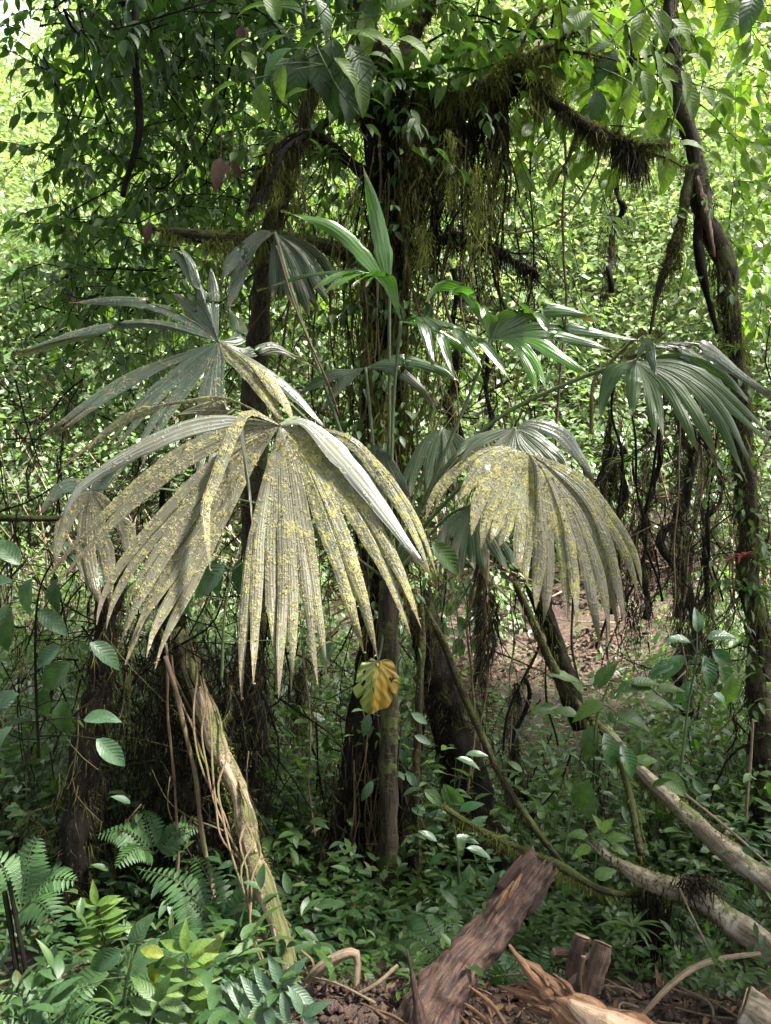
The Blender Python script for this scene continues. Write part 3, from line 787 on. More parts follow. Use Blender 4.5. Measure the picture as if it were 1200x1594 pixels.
l2 = trunk_thing('fallen_log', 'long pale fallen log sloping down to the right edge, moss along its top', 'log',
                 [(940, 1135, 4.6), (990, 1195, 4.45), (1050, 1252, 4.3), (1120, 1310, 4.1), (1215, 1395, 3.9)], [.022, .034, .045, .054, .062], 'bark_log', [('moss', 1600, .03, .08)], part='log')
l3 = trunk_thing('fallen_log', 'lower pale fallen log with a snapped end and a root clump on top', 'log',
                 [(935, 1318, 3.6), (975, 1345, 3.55), (1030, 1376, 3.5), (1110, 1412, 3.4), (1220, 1490, 3.3)], [.020, .038, .052, .058, .064], 'bark_log', [('moss_brown', 700, .025, .07), ('moss', 500, .02, .05)], part='log', jag=(.08, 0), ridge=.12)
B = [tuple(at(1085 + R.gauss(0, 16), 1375 + R.gauss(0, 7), 3.35 + R.gauss(0, .03))) for _ in range(500)]
mk('root_clump', strands(np.array(B), np.full(len(B), .035), .007, jit=.9), M['root_fibre'], l3, kind='stuff')
B = [tuple(at(1015 + R.gauss(0, 14), 1385 + R.uniform(0, 90), 3.5 + R.gauss(0, .03))) for _ in range(700)]
mk('hanging_moss', strands(np.array(B), np.full(len(B), .12), .008), M['moss_dark'], l3, kind='stuff')
trunk_thing('mossy_branch', 'thin mossy branch crossing the gully above the fallen logs', 'branch',
            [(800, 905, 4.2), (845, 1000, 4.25), (890, 1085, 4.3), (945, 1150, 4.4), (985, 1250, 4.2), (1000, 1330, 4.0)], [.018, .022, .026, .024, .022, .018], 'bark_mossy', [('moss', 1100, .03, .07)], part='limb', seg=10)
trunk_thing('mossy_branch', 'mossy stem leaning from the leaning trunk down behind the broken log', 'branch',
            [(655, 930, 4.4), (715, 1060, 4.35), (770, 1190, 4.3), (830, 1290, 4.2), (900, 1370, 4.1)], [.016, .02, .02, .018, .014], 'bark_mossy', [('moss_brown', 800, .03, .08)], part='limb', seg=10)
trunk_thing('mossy_branch', 'bright mossy branch running behind the tip of the broken log', 'branch',
            [(690, 1255, 3.6), (760, 1300, 3.55), (850, 1340, 3.5), (930, 1385, 3.5), (1000, 1390, 3.55)], [.012, .016, .018, .018, .012], 'bark_mossy', [('moss', 1100, .025, .05)], part='limb', seg=10)
trunk_thing('mossy_branch', 'mossy upright stem beside the yellow leaf', 'branch',
            [(655, 1500, 4.3), (650, 1300, 4.3), (648, 1120, 4.3), (655, 930, 4.35)], [.03, .022, .022, .018], 'bark_mossy', [('moss_brown', 1200, .03, .09)], part='limb', seg=10)
trunk_thing('dead_branch', 'crooked black dead branch hanging in the upper left foliage', 'branch',
            [(190, 310, 4.4), (206, 245, 4.4), (218, 190, 4.4), (216, 120, 4.4), (208, 40, 4.4), (196, -30, 4.4)], [.014, .022, .024, .022, .022, .02], 'bark_black', [('moss_dark', 150, .03, .06)], part='limb', seg=10)
trunk_thing('dead_branch', 'thin dark branch slanting down from the top left of the central tree', 'branch',
            [(385, 325, 4.0), (430, 270, 4.1), (455, 225, 4.2), (540, 170, 4.5)], [.008, .014, .018, .022], 'bark_black', [('moss_dark', 200, .03, .1)], part='limb', seg=8)
trunk_thing('dead_branch', 'horizontal mossy dead branch low at the left edge', 'branch',
            [(-20, 806, 4.0), (40, 806, 4.0), (110, 803, 4.05)], [.018, .016, .014], 'bark_mossy', [('moss', 150, .02, .04)], part='limb', seg=8)

# hanging vines
def vine(label, pts, r, mossmat=None, cnt=300, group=None, mat='vine'):
    t = thing('hanging_vine', label, 'vine', at(*pts[-1]), group)
    mk('stem', pt(pts, r, seg=6, n=40, rough=.3, wob=.05), M[mat], t)
    if mossmat: moss(t, [at(*p) for p in pts], r * 1.2, cnt, .03, .006, mossmat, hang=.07)
    return t
g_ = 'thin dark vines hanging down among the trees'
ORD = ['leftmost', 'second from left', 'third from left', 'fourth from left', 'fifth from left', 'sixth from left', 'rightmost']
for place, x0, x1, ya, yb, n in [('below the mossy limb right of the central trunk', 640, 830, 180, 650, 7), ('between the upper left palm leaf and central trunk', 430, 570, 280, 760, 6), ('between the two lichened palm leaves, low down', 640, 770, 850, 1320, 6),
                                 ('in the dark gap under the largest palm leaf', 230, 420, 960, 1330, 6), ('between lichened right leaf and slender right tree', 940, 1130, 560, 1050, 6), ('under the lichened right palm leaf', 790, 900, 880, 1260, 4)]:
    for k in range(n):
        x = x0 + (x1 - x0) * (k + R.uniform(.2, .8)) / n; Y = R.uniform(4.3, 5.6); p0 = ya + R.uniform(0, 60); p1 = yb - R.uniform(0, 120)
        w_ = 'rightmost' if k == n - 1 else ORD[k]
        vine(w_ + ' thin vine hanging ' + place, [(x, p0, Y), (x + R.gauss(0, 10), p0 + (p1 - p0) * .35, Y), (x + R.gauss(0, 14), p0 + (p1 - p0) * .7, Y), (x + R.gauss(0, 18), p1, Y)], R.uniform(.004, .009),
             R.choice(['moss_brown', 'moss_dark', 'moss_brown', None]), 150, g_, R.choice(['bark_black', 'vine', 'bark_mossy']))
vine('twisted pale brown vine pair falling left of the leaning log', [(262, 1020, 3.9), (292, 1160, 3.8), (318, 1300, 3.7), (338, 1420, 3.6), (350, 1500, 3.5)], .013)
vine('rust brown vine hanging at the left of the twisted vine pair', [(255, 1000, 3.95), (268, 1150, 3.9), (272, 1330, 3.85), (280, 1460, 3.8)], .008)
vine('slim vine arching in a loop below the right mossy limb', [(905, 215, 4.3), (925, 260, 4.3), (880, 330, 4.3), (820, 362, 4.3), (760, 350, 4.3)], .006, 'moss_brown', 60)
vine('long brown liana hanging in the bright gap at right', [(875, 200, 6.0), (878, 400, 6.0), (872, 600, 6.0), (868, 800, 6.0)], .010, 'moss_brown', 200)
vine('fuzzy yellow-brown liana hanging from the right trunk behind the palm leaf', [(1000, 520, 4.9), (960, 560, 5.0), (925, 600, 5.0), (920, 680, 5.0)], .012, 'moss', 350)
vine('mossy stem hanging under the right lichened leaf', [(752, 860, 4.3), (756, 950, 4.3), (750, 1010, 4.3)], .014, 'moss_brown', 250)
vine('slender dark stem with drip moss left of the yellow leaf', [(476, 1000, 4.3), (478, 1100, 4.3), (486, 1180, 4.3), (490, 1300, 4.3)], .006, 'moss_dark', 80)
vine('straight pale thin stem in front of the left hand trunk', [(430, 385, 3.5), (460, 470, 3.55), (490, 560, 3.6), (520, 640, 3.7)], .005)

# ------------------------------------------------------------------ the palm
CROWN = at(606, 905, 4.05)
palm = thing('fan_palm', 'large fan palm with lichen-crusted drooping pleated leaves in the middle of the picture', 'palm', at(606, 1330, 4.05))
mk('trunk', tube([at(606, 1400, 4.1), at(606, 1150, 4.05), CROWN], [.05, .045, .05], seg=14, n=30, rough=.3, ridge=.1), M['bark_mossy'], palm)

def palm_leaf(Y, hub, fans, petiole=None, pr=.008, name='palm_leaf', label=None):
    """fans: lists of segments; segment = (tip dY, width px, material, [(x, y) ...]); neighbours are fused near the hub"""
    H = at(*hub, Y)
    pp = [H] + [at(*q) for q in (petiole or [])] + [CROWN]
    lf = mk(name, tube(pp, [pr, pr * 1.1, pr * 1.6], seg=8, n=30), M['petiole'], palm)
    if label: lf['label'] = label
    n = 22; crust = []
    for tf, fan in fans:
        full, fan = fan, []
        for dY, wpx, mat, pts in full:
            if wpx < 30 or len(full) < 2: fan.append((dY, wpx * .9, mat, pts)); continue
            fa_ = full.index((dY, wpx, mat, pts)); nb = full[min(fa_ + 1, len(full) - 1)][3][-1]; pv = full[max(fa_ - 1, 0)][3][-1]
            px_, py_ = nb[0] - pv[0], nb[1] - pv[1]; ln_ = math.hypot(px_, py_) or 1; px_, py_ = px_ / ln_, py_ / ln_
            for sgn in (-1, 1):
                sh = R.uniform(-.03, .03) if R.random() < .65 else R.uniform(.04, .12); m_ = len(pts); o_ = wpx * R.uniform(.20, .28) * sgn
                a0 = pts[-2] if m_ > 1 else hub
                q_ = [(x + px_ * o_ * min(1, (i + 1) / m_ * 1.3), y + py_ * o_ * min(1, (i + 1) / m_ * 1.3)) for i, (x, y) in enumerate(pts)]
                q_[-1] = (q_[-1][0] + (a0[0] - q_[-1][0]) * sh * 2, q_[-1][1] + (a0[1] - q_[-1][1]) * sh * 2)
                fan.append((dY + R.uniform(-.03, .03), wpx * .56, mat, q_))
        C = []
        for dY, wpx, mat, pts in fan:
            m = len(pts)
            P = [H] + [at(x, y, Y + dY * ((i + 1) / m) ** 1.4) for i, (x, y) in enumerate(pts)]
            C.append(resample(P, n))
        for i, (dY, wpx, mat, pts) in enumerate(fan):
            c = C[i]; W = wpx / 1200 * Y / 2
            kf = int(tf * (n - 1)); V, U = [], []
            nf = 2
            sp = None; mag_f = W; tw = R.gauss(0, .15); ph = R.uniform(0, 6)
            for k in range(n):
                t = k / (n - 1)
                T = (c[min(n - 1, k + 1)] - c[max(0, k - 1)]).normalized()
                hs = []
                if i + 1 < len(C): hs.append((C[i + 1][k] - c[k]) / 2)
                if i > 0: hs.append((c[k] - C[i - 1][k]) / 2)
                view = (c[k] - Vector((0, 0, CAM_Z))).normalized()
                s0 = T.cross(view + Vector((0, .3, -.75)))
                if hs and k > 0 and k <= kf + 2:
                    s0 = sum(hs, Vector((0, 0, 0)))
                s0 = s0 - T * s0.dot(T)
                if s0.length < 1e-6: s0 = sp if sp else T.orthogonal()
                s0 = s0.normalized()
                if sp is not None:
                    if s0.dot(sp) < 0: s0 = -s0
                    s0 = (s0 * (.5 if k <= kf else .25) + sp).normalized(); s0 = (s0 - T * s0.dot(T)).normalized()
                sp = s0
                N = T.cross(s0)
                q = max(0.0, (t - tf) / (1 - tf))
                if k <= kf:
                    w0 = W * (.06 + .94 * t / max(tf, .01))
                    va = hs[0] if i + 1 < len(C) else (hs[-1] if hs else s0 * w0)
                    vb = hs[-1] if (i > 0 and hs) else va
                    if va.length > W * 1.25: va = va.normalized() * W * 1.25
                    if vb.length > W * 1.25: vb = vb.normalized() * W * 1.25
                    ea, eb = va, vb; fa, fb = va.length, vb.length
                else:
                    tap = max(.015, 1 - q ** 2.5) * (1 - .25 * q)
                    gro = min(1, q * 2.2)
                    ea, eb = s0 * (fa + (W - fa) * gro) * tap, s0 * (fb + (W - fb) * gro) * tap
                rag = 1 + .16 * mnoise.noise(Vector((t * 14, i * 7.7, ph))); ea = ea * (rag if k > kf else 1); eb = eb * (rag if k > kf else 1)
                wav = .010 * Y / 3 * math.sin(t * 9 + ph) * q
                hw = (ea.length + eb.length) / 2
                for j in range(2 * nf + 1):
                    f = j / nf - 1
                    off = (0 if j % 2 == 0 else 1) * .30 * hw / nf
                    p = c[k] + (ea if f > 0 else eb) * f + N * (off + wav * f - .3 * abs(f) * hw * min(1, q * 3))
                    V.append(p); U.append(((f + 1) / 2 + i, t * 1.0))
            m = 2 * nf + 1
            F = [(k * m + j, k * m + j + 1, (k + 1) * m + j + 1, (k + 1) * m + j) for k in range(n - 1) for j in range(m - 1)]
            mk('leaflet', (np.array([tuple(v) for v in V]), F, np.array(U)), M[mat], lf)
            if mat in (B_, G_):
                for _ in range(150 if mat == G_ else 110):
                    a4 = [V[q] for q in R.choice(F)]; u_, v_ = R.random(), R.random()
                    p = a4[0].lerp(a4[1], u_).lerp(a4[3].lerp(a4[2], u_), v_); nn = (a4[1] - a4[0]).cross(a4[3] - a4[0])
                    if nn.length > 1e-9:
                        nn.normalize(); nn = nn if nn.dot(p - Vector((0, 0, CAM_Z))) < 0 or nn.z > .5 else -nn
                        if mnoise.noise(p * 14) > -.12: crust.append((tuple(p + nn * .0012), tuple(rv(1)), tuple(nn + rv(.35)), R.uniform(.004, .011)))
    if crust:
        mk('lichen_crust', merge_leaves('flake', *[list(q) for q in zip(*crust)]), M['lichen'], lf, kind='stuff')
    return lf

B_, M_, G_, GR, YG, DK, PL = 'palm_brown', 'palm_mid', 'palm_gold', 'palm_green', 'palm_young', 'palm_shaded', 'palm_sheen'
palm_leaf(2.75, (436, 662), [
    (.42, [(-.05, 24, PL, [(360, 655), (293, 667), (243, 687), (200, 708), (143, 743), (110, 777), (80, 857)]),
           (-.12, 40, B_, [(377, 670), (310, 697), (260, 727), (210, 767), (160, 813), (110, 867), (82, 903)]),
           (-.16, 38, B_, [(377, 697), (327, 737), (277, 787), (227, 840), (190, 890), (165, 940), (157, 978)]),
           (-.2, 30, B_, [(380, 700), (335, 748), (290, 805), (240, 872), (208, 930), (196, 985)]),
           (-.22, 46, B_, [(385, 705), (345, 750), (300, 815), (252, 885), (215, 955), (189, 1022)]),
           (-.25, 30, B_, [(392, 708), (355, 765), (312, 840), (265, 915), (232, 965), (213, 1012)]),
           (-.27, 44, B_, [(400, 710), (365, 770), (320, 850), (277, 930), (247, 990), (234, 1036)])]),
    (.42, [(-.3, 42, B_, [(415, 740), (400, 820), (393, 900), (388, 990), (387, 1084)]),
           (-.3, 28, B_, [(427, 740), (422, 830), (423, 920), (430, 1000), (431, 1076)]),
           (-.3, 38, B_, [(440, 740), (445, 830), (448, 920), (446, 1000), (443, 1084)]),
           (-.28, 36, B_, [(455, 730), (470, 820), (481, 900), (492, 980), (503, 1068)]),
           (-.25, 52, G_, [(475, 720), (505, 790), (532, 860), (556, 940), (579, 1032)]),
           (-.2, 46, G_, [(500, 712), (550, 782), (590, 848), (621, 910), (649, 988)]),
           (-.1, 32, G_, [(535, 678), (585, 725), (630, 790), (660, 850), (678, 908)])]),
    (.5, [(.08, 16, G_, [(393, 637), (347, 620), (293, 625), (247, 633), (193, 653), (143, 690), (103, 723), (78, 762)]),
          (.03, 26, B_, [(400, 648), (347, 636), (300, 638), (270, 648)])]),
    (.3, [(-.14, 38, PL, [(472, 657), (515, 695), (560, 745), (605, 805), (640, 855), (669, 894)])]),
    (.3, [(-.22, 24, G_, [(390, 642), (370, 662), (353, 697), (333, 750), (320, 787), (322, 827), (327, 890)])]),
    (.3, [(-.2, 7, DK, [(380, 655), (382, 720), (390, 780), (393, 830)])])],
    petiole=[(470, 655, 3.0), (540, 720, 3.5)], label='largest front leaf, brown with yellow lichen')
palm_leaf(3.1, (340, 531), [
    (.5, [(.1, 34, M_, [(230, 505), (120, 520), (15, 556)]), (.15, 24, M_, [(285, 492), (205, 468), (108, 471)]), (.12, 22, M_, [(300, 505), (250, 480), (190, 470)]),
          (.1, 26, M_, [(310, 490), (268, 455)]), (.12, 30, M_, [(312, 460), (290, 410), (268, 378)]), (.1, 22, M_, [(322, 475), (305, 440), (296, 425)]), (.08, 26, M_, [(334, 470), (328, 416)])]),
    (.4, [(-.1, 40, M_, [(230, 572), (150, 622), (70, 684)]), (-.15, 38, M_, [(280, 585), (230, 625), (170, 700)]), (-.18, 32, M_, [(290, 595), (245, 655), (213, 722)]),
          (-.2, 46, M_, [(331, 600), (326, 680), (316, 765)]), (-.15, 44, G_, [(388, 570), (430, 622), (452, 668)]), (-.05, 28, M_, [(400, 566), (460, 615), (508, 668)])]),
    (.4, [(.2, 22, DK, [(366, 520), (358, 478)]), (.25, 24, DK, [(378, 520), (372, 490)]), (.2, 30, DK, [(380, 552), (430, 541), (488, 570)])])],
    petiole=[(420, 600, 3.4), (530, 720, 3.8)], label='upper left leaf, grey-green dusted with lichen')
palm_leaf(3.15, (822, 706), [
    (.5, [(-.05, 34, G_, [(780, 695), (740, 703), (703, 737), (677, 773), (664, 818)]), (-.1, 28, G_, [(793, 700), (763, 713), (737, 743), (709, 784)]),
          (-.15, 44, G_, [(797, 717), (773, 750), (753, 790), (741, 842)]), (-.2, 40, G_, [(810, 740), (795, 780), (780, 826), (768, 852)]), (-.22, 40, G_, [(823, 773), (817, 823), (813, 873), (816, 905)]),
          (-.25, 44, B_, [(837, 727), (843, 790), (847, 857), (843, 923), (838, 963)]), (-.25, 36, G_, [(847, 737), (870, 800), (883, 867), (888, 923), (890, 970)]),
          (-.25, 42, B_, [(850, 733), (893, 800), (920, 873), (933, 933), (945, 1008)]), (-.2, 36, B_, [(853, 727), (907, 783), (940, 853), (957, 917), (970, 990)]),
          (-.12, 34, G_, [(847, 717), (907, 750), (957, 820), (987, 880), (999, 938)])])],
    petiole=[(760, 720, 3.5), (660, 820, 3.9)], label='right leaf crusted with golden lichen')
palm_leaf(3.4, (802, 667), [
    (.5, [(-.1, 30, DK, [(773, 672), (735, 690), (700, 730)]), (-.15, 34, DK, [(790, 690), (775, 720), (770, 760)]), (-.15, 36, DK, [(815, 690), (840, 720), (850, 760)]),
          (-.1, 34, DK, [(830, 682), (865, 712), (880, 740)]), (0, 28, M_, [(827, 659), (873, 676), (907, 717), (924, 755)])])],
    petiole=[(730, 700, 3.7), (650, 800, 4.0)])
palm_leaf(3.45, (990, 562), [
    (.35, [(0, 26, 'palm_matt', [(958, 575), (942, 610), (934, 652)]), (-.1, 28, 'palm_matt', [(988, 590), (983, 648)]), (-.15, 30, 'palm_matt', [(1012, 600), (1022, 645), (1028, 694)]),
           (-.18, 24, 'palm_matt', [(1035, 598), (1062, 645), (1087, 705)]), (-.18, 28, 'palm_matt', [(1042, 592), (1085, 645), (1116, 714)]), (-.15, 36, 'palm_matt', [(1060, 585), (1120, 640), (1169, 742)]),
           (-.1, 34, 'palm_matt', [(1070, 572), (1145, 632), (1222, 705)]), (0, 30, 'palm_matt', [(1060, 556), (1130, 590), (1180, 640)])]),
    (.4, [(.05, 28, M_, [(1020, 536), (1095, 542), (1160, 588), (1215, 628)]), (.0, 22, M_, [(1015, 538), (1080, 556), (1145, 622)])]),
    (.3, [(-.15, 20, M_, [(1006, 534), (1013, 556), (1022, 586)])])],
    petiole=[(900, 590, 3.6), (770, 655, 3.8), (670, 760, 3.95)], pr=.010, label='green leaf at far right on a long dark stalk')
palm_leaf(3.8, (763, 528), [
    (.55, [(-.1, 20, YG, [(741, 487), (712, 450), (682, 447), (660, 473)]), (-.1, 16, YG, [(750, 487), (728, 455), (706, 452), (697, 466)]), (-.12, 26, GR, [(765, 492), (755, 478), (750, 496)])]),
    (.5, [(-.1, 28, GR, [(785, 492), (815, 482), (838, 495), (856, 519)]), (0, 24, GR, [(820, 490), (880, 484), (925, 500)]), (0, 22, GR, [(840, 508), (930, 518), (1002, 531)]), (-.05, 22, GR, [(840, 520), (900, 530), (962, 547)])]),
    (.45, [(-.1, 30, YG, [(800, 535), (828, 568), (845, 612)]), (-.1, 28, YG, [(825, 530), (878, 558), (917, 588)])])],
    petiole=[(720, 640, 3.9)], label='glossy green leaf above the right side')
palm_leaf(3.85, (624, 500), [
    (.6, [(-.15, 17, YG, [(606, 460), (590, 432), (560, 422), (525, 430), (486, 451)]), (-.15, 18, YG, [(611, 460), (597, 432), (570, 425), (540, 434), (502, 457)]),
          (-.15, 16, YG, [(615, 460), (604, 433), (584, 426), (565, 433), (547, 447)]), (-.15, 16, YG, [(618, 460), (612, 434), (597, 426), (580, 433), (569, 446)])]),
    (.45, [(-.2, 20, GR, [(648, 494), (664, 520), (675, 574)]), (-.2, 20, GR, [(655, 493), (682, 518), (695, 550), (704, 588)]), (-.2, 22, GR, [(668, 494), (710, 518), (735, 550), (754, 579)]),
           (-.15, 24, GR, [(680, 497), (735, 524), (770, 558), (799, 602)])]),
    (.3, [(0, 18, YG, [(670, 512), (720, 540), (765, 572)])])],
    petiole=[(612, 640, 3.95)], label='young fan leaf in the centre')
palm_leaf(3.9, (606, 455), [(.3, [(-.1, 32, YG, [(598, 400), (584, 330), (565, 257)])]), (.3, [(-.15, 30, YG, [(575, 410), (520, 355), (437, 328)])]),
                            (.3, [(-.1, 8, GR, [(576, 424), (536, 422), (473, 430), (400, 453)])])], petiole=[(606, 600, 3.97)], label='unopened spear leaf standing upright')
palm_leaf(4.0, (428, 362), [(.5, [(-.1, 34, M_, [(402, 378), (376, 418), (352, 472)]), (-.1, 28, M_, [(400, 365), (365, 400), (345, 435)])]),
                            (.55, [(0, 40, DK, [(430, 410), (436, 470)]), (0, 46, DK, [(445, 405), (470, 492)]), (.05, 40, DK, [(465, 400), (505, 480)]), (.1, 34, DK, [(480, 390), (532, 462)])])],
          petiole=[(470, 500, 3.9), (540, 700, 4.0)])
palm_leaf(3.0, (140, 763), [(.5, [(-.05, 20, M_, [(110, 755), (85, 770), (62, 800)]), (-.1, 22, B_, [(115, 790), (95, 830), (84, 880)]), (-.15, 34, B_, [(132, 820), (135, 880), (152, 945)]),
                                  (-.12, 26, B_, [(150, 810), (165, 870), (172, 950)]), (-.08, 26, B_, [(168, 785), (195, 820), (210, 900)]), (.05, 24, M_, [(165, 745), (185, 720), (190, 700)])])],
          petiole=[(260, 762, 3.4), (450, 800, 3.9)], pr=.005, label='small brown leaf at far left')
palm_leaf(3.95, (569, 572), [(.4, [(-.1, 28, DK, [(545, 578), (510, 586), (465, 613)]), (-.1, 20, DK, [(550, 585), (525, 605), (500, 640)])]),
                             (.4, [(0, 22, GR, [(615, 560), (670, 570), (716, 594)]), (-.05, 18, DK, [(610, 575), (650, 600), (680, 640)])])], petiole=[(580, 680, 4.0)])
palm_leaf(4.15, (688, 665), [(.55, [(-.1, 30, DK, [(660, 685), (640, 730), (632, 785)]), (-.1, 30, DK, [(680, 700), (668, 770)]), (-.1, 30, DK, [(695, 700), (700, 770)]), (-.1, 26, DK, [(715, 690), (738, 745)])])], petiole=[(650, 760, 4.1)])
palm_leaf(3.9, (735, 785), [(.6, [(-.1, 34, DK, [(700, 820), (684, 875)]), (-.1, 36, DK, [(718, 840), (705, 905)]), (-.1, 34, DK, [(738, 840), (745, 900)]), (-.1, 34, DK, [(765, 830), (800, 890)])])], petiole=[(690, 810, 4.0)])
palm_leaf(4.0, (590, 690), [(.6, [(-.1, 30, DK, [(560, 720), (545, 800)]), (-.1, 30, DK, [(585, 740), (590, 830)]), (-.1, 30, DK, [(610, 730), (640, 800)])])], petiole=[(600, 790, 4.05)])
# ------------------------------------------------------------------ leafy trees of the upper left and the overhanging branches
def leafy_tree(label, region, n, Y, size, kind, mat, k=8, group=None, name='leafy_tree', down=.5, hide=0):
    """twigs with leaves as parts; region(x, y) says where in the crown a twig may start"""
    pts = []
    tries = 0
    while len(pts) < n and tries < n * 60:
        tries += 1
        x = R.uniform(-80, 1280); y = R.uniform(-120, 900)
        if region(x, y): pts.append(at(x, y, Y + R.uniform(-.7, .9)))
    c = sum(pts, Vector()) / len(pts)
    t = thing(name, label, 'tree', (c.x, Y, c.z - 1.0), group)
    L = Leaves(); stems = []
    for p in pts:
        d = Vector((R.gauss(0, .8), R.gauss(0, .6), R.uniform(-.7, .35)))
        stems.append(L.twig(p, d, size * R.uniform(2.2, 4.2), k, size, droop=down, grav=.5, flat=.4))
    mk('twigs', join([tube(s, [.005, .002], seg=4, n=len(s)) for s in stems]), M['bark_black'], t, kind='stuff')
    P = []
    for _ in range(int(n / 9)):
        a, b = R.choice(pts), R.choice(pts)
        if (a - b).length < 1.5: P.append([a, a.lerp(b, .5) + rv(.15), b])
    if P: mk('branches', join([tube(p, [.009, .004], seg=5, n=9, wob=.05) for p in P]), M['bark_black'], t, kind='stuff')
    L.objects(kind, mat, t)
    return t
def poly(*pts):
    def f(x, y):
        ins = False; j = len(pts) - 1
        for i in range(len(pts)):
            (xi, yi), (xj, yj) = pts[i], pts[j]
            if (yi > y) != (yj > y) and x < (xj - xi) * (y - yi) / (yj - yi) + xi: ins = not ins
            j = i
        return ins
    return f
leafy_tree('dark-leaved small tree filling the upper left', poly((20, -60), (330, -60), (400, 300), (260, 460), (40, 480), (90, 300)), 230, 5.6, .115, 'ellipse', 'leaf_mid', 9)
leafy_tree('leafy tree with hanging twigs left of the central tree', poly((180, -80), (580, -80), (560, 250), (430, 420), (220, 330)), 230, 6.3, .13, 'ellipse', 'leaf_mid', 9)
leafy_tree('bright green tree seen behind the upper left branches', poly((70, -60), (620, -60), (560, 500), (100, 560)), 300, 8.0, .15, 'small', 'leaf_bright', 9)
leafy_tree('shrubby tree left of the palm below the upper foliage', poly((20, 380), (330, 360), (380, 700), (60, 680), (20, 500)), 150, 6.6, .11, 'small', 'leaf_far', 9)
leafy_tree('bright green leafy tree at the upper right', poly((840, -60), (1110, -60), (1090, 200), (930, 230), (830, 120)), 60, 5.4, .19, 'ellipse', 'leaf_bright', 7)
leafy_tree('yellow-green tree on the slope at the upper right edge', poly((1080, -40), (1260, -40), (1260, 560), (1130, 480)), 90, 8.5, .20, 'small', 'leaf_bright', 8)
leafy_tree('small-leaved tree in front of the bright slope', poly((640, -60), (900, -60), (960, 480), (760, 560), (660, 300)), 110, 8.5, .15, 'small', 'leaf_far', 8)

leafy_tree('tree with mid-size bright leaves behind the top of the right mossy limb', poly((600, -80), (900, -80), (900, 90), (620, 110)), 46, 4.9, .15, 'ellipse', 'leaf_bright', 7)
leafy_tree('dark leaved tree closing the top of the picture left of centre', poly((90, -120), (470, -120), (440, 70), (90, 60)), 70, 4.6, .12, 'ellipse', 'leaf_dark', 8)
def leaf_branch(label, stem, leaves, Y, kind, mat, group=None, name='leafy_branch', cat='branch', r=.008, stem_mat='green_stem'):
    """a stem with leaves placed one by one: leaf = (x, y, length px, screen angle of the tip, tilt to the viewer[, kind, mat])"""
    S = [at(*p) for p in stem]
    t = thing(name, label, cat, S[0], group)
    mk('stem', tube(S, [r, r * .5], seg=7, n=24, wob=.01), M[stem_mat], t)
    SS = resample(S, 30)
    pet = []
    for lf in leaves:
        x, y, Lp, ang, tilt = lf[:5]; kd = lf[5] if len(lf) > 5 else kind; mt = lf[6] if len(lf) > 6 else mat
        Yl = Y + R.uniform(-.12, .12); p = at(x, y, Yl); a = math.radians(ang)
        d = Vector((math.cos(a), R.uniform(-.35, .1), math.sin(a)))
        nrm = Vector((R.gauss(0, .25), -math.cos(math.radians(tilt)), math.sin(math.radians(tilt)))) + rv(.08)
        sz = Lp / 1200 * Yl / math.sqrt(max(.35, 1 - (d.y / d.length) ** 2))
        inst('leaf', leaf_mesh(kd, mt), frame(p, d, nrm, sz), t)
        q = min(SS, key=lambda s: (s - p).length)
        pet.append([q, q.lerp(p, .5) + Vector((0, 0, .01)), p])
    mk('leaf_stalks', join([tube(p, [.003, .0022], seg=4, n=5) for p in pet]), M[stem_mat], t, kind='stuff')
    return t

leaf_branch('big bright leaves on a branch hanging at the top centre', [(470, -60, 3.6), (480, 40, 3.6), (520, 130, 3.6), (560, 180, 3.6)],
            [(445, 55, 55, 200, 40), (420, 10, 60, 170, 40), (455, 75, 70, 215, 50, 'big', 'leaf_glossy'), (395, 110, 48, 110, 40), (405, 130, 60, -85, 30), (370, 130, 50, 190, 40),
             (535, 55, 55, 10, 40), (560, 50, 50, -15, 45), (510, 10, 60, 60, 35, 'big', 'leaf_glossy'), (545, 0, 60, 20, 40), (470, 20, 60, 150, 40), (575, 85, 40, 0, 40), (480, 140, 50, 190, 50),
             (555, 120, 60, -70, 25), (590, 60, 60, -30, 40), (600, 20, 70, 40, 40), (430, 35, 60, 100, 35), (500, 45, 66, -150, 30), (520, 90, 60, -40, 30), (440, 100, 56, -100, 25), (565, 20, 66, -80, 30), (385, 60, 50, 200, 40), (620, 60, 60, -20, 35), (490, -5, 70, -60, 30, 'big', 'leaf_dark'), (585, -10, 70, -110, 25, 'big', 'leaf_dark')], 3.55, 'big', 'leaf_bright')
leaf_branch('dark glossy leaves drooping on a branch above the centre', [(500, -50, 3.8), (515, 60, 3.8), (520, 120, 3.8)],
            [(490, 75, 85, -80, 15), (520, 60, 95, -95, 15), (535, 120, 75, -75, 15), (470, 80, 80, -100, 20), (510, 110, 70, -85, 15), (450, 90, 70, -110, 20), (545, 70, 80, -60, 15)], 3.75, 'big', 'leaf_dark')
leaf_branch('broad bright leaves on a branch at the top right', [(1090, -60, 4.2), (1020, 0, 4.2), (960, 50, 4.2), (920, 110, 4.2)],
            [(900, 10, 60, -120, 30), (880, 25, 60, -30, 35), (895, 50, 55, 60, 35), (1000, 20, 66, -100, 30), (1020, 15, 60, -70, 30), (1045, 30, 55, -40, 35), (960, 70, 70, 190, 55, 'big', 'leaf_dark'),
             (985, 130, 55, -100, 30), (1000, 110, 55, -70, 30), (1070, 85, 60, -20, 40), (1060, 110, 50, -60, 40), (930, 140, 60, -90, 20, 'big', 'leaf_dark'), (960, 80, 65, -130, 20, 'big', 'leaf_dark'),
             (1040, 60, 55, 30, 40), (1085, 140, 45, -30, 40), (950, 130, 60, 180, 40)], 4.2, 'big', 'leaf_bright')
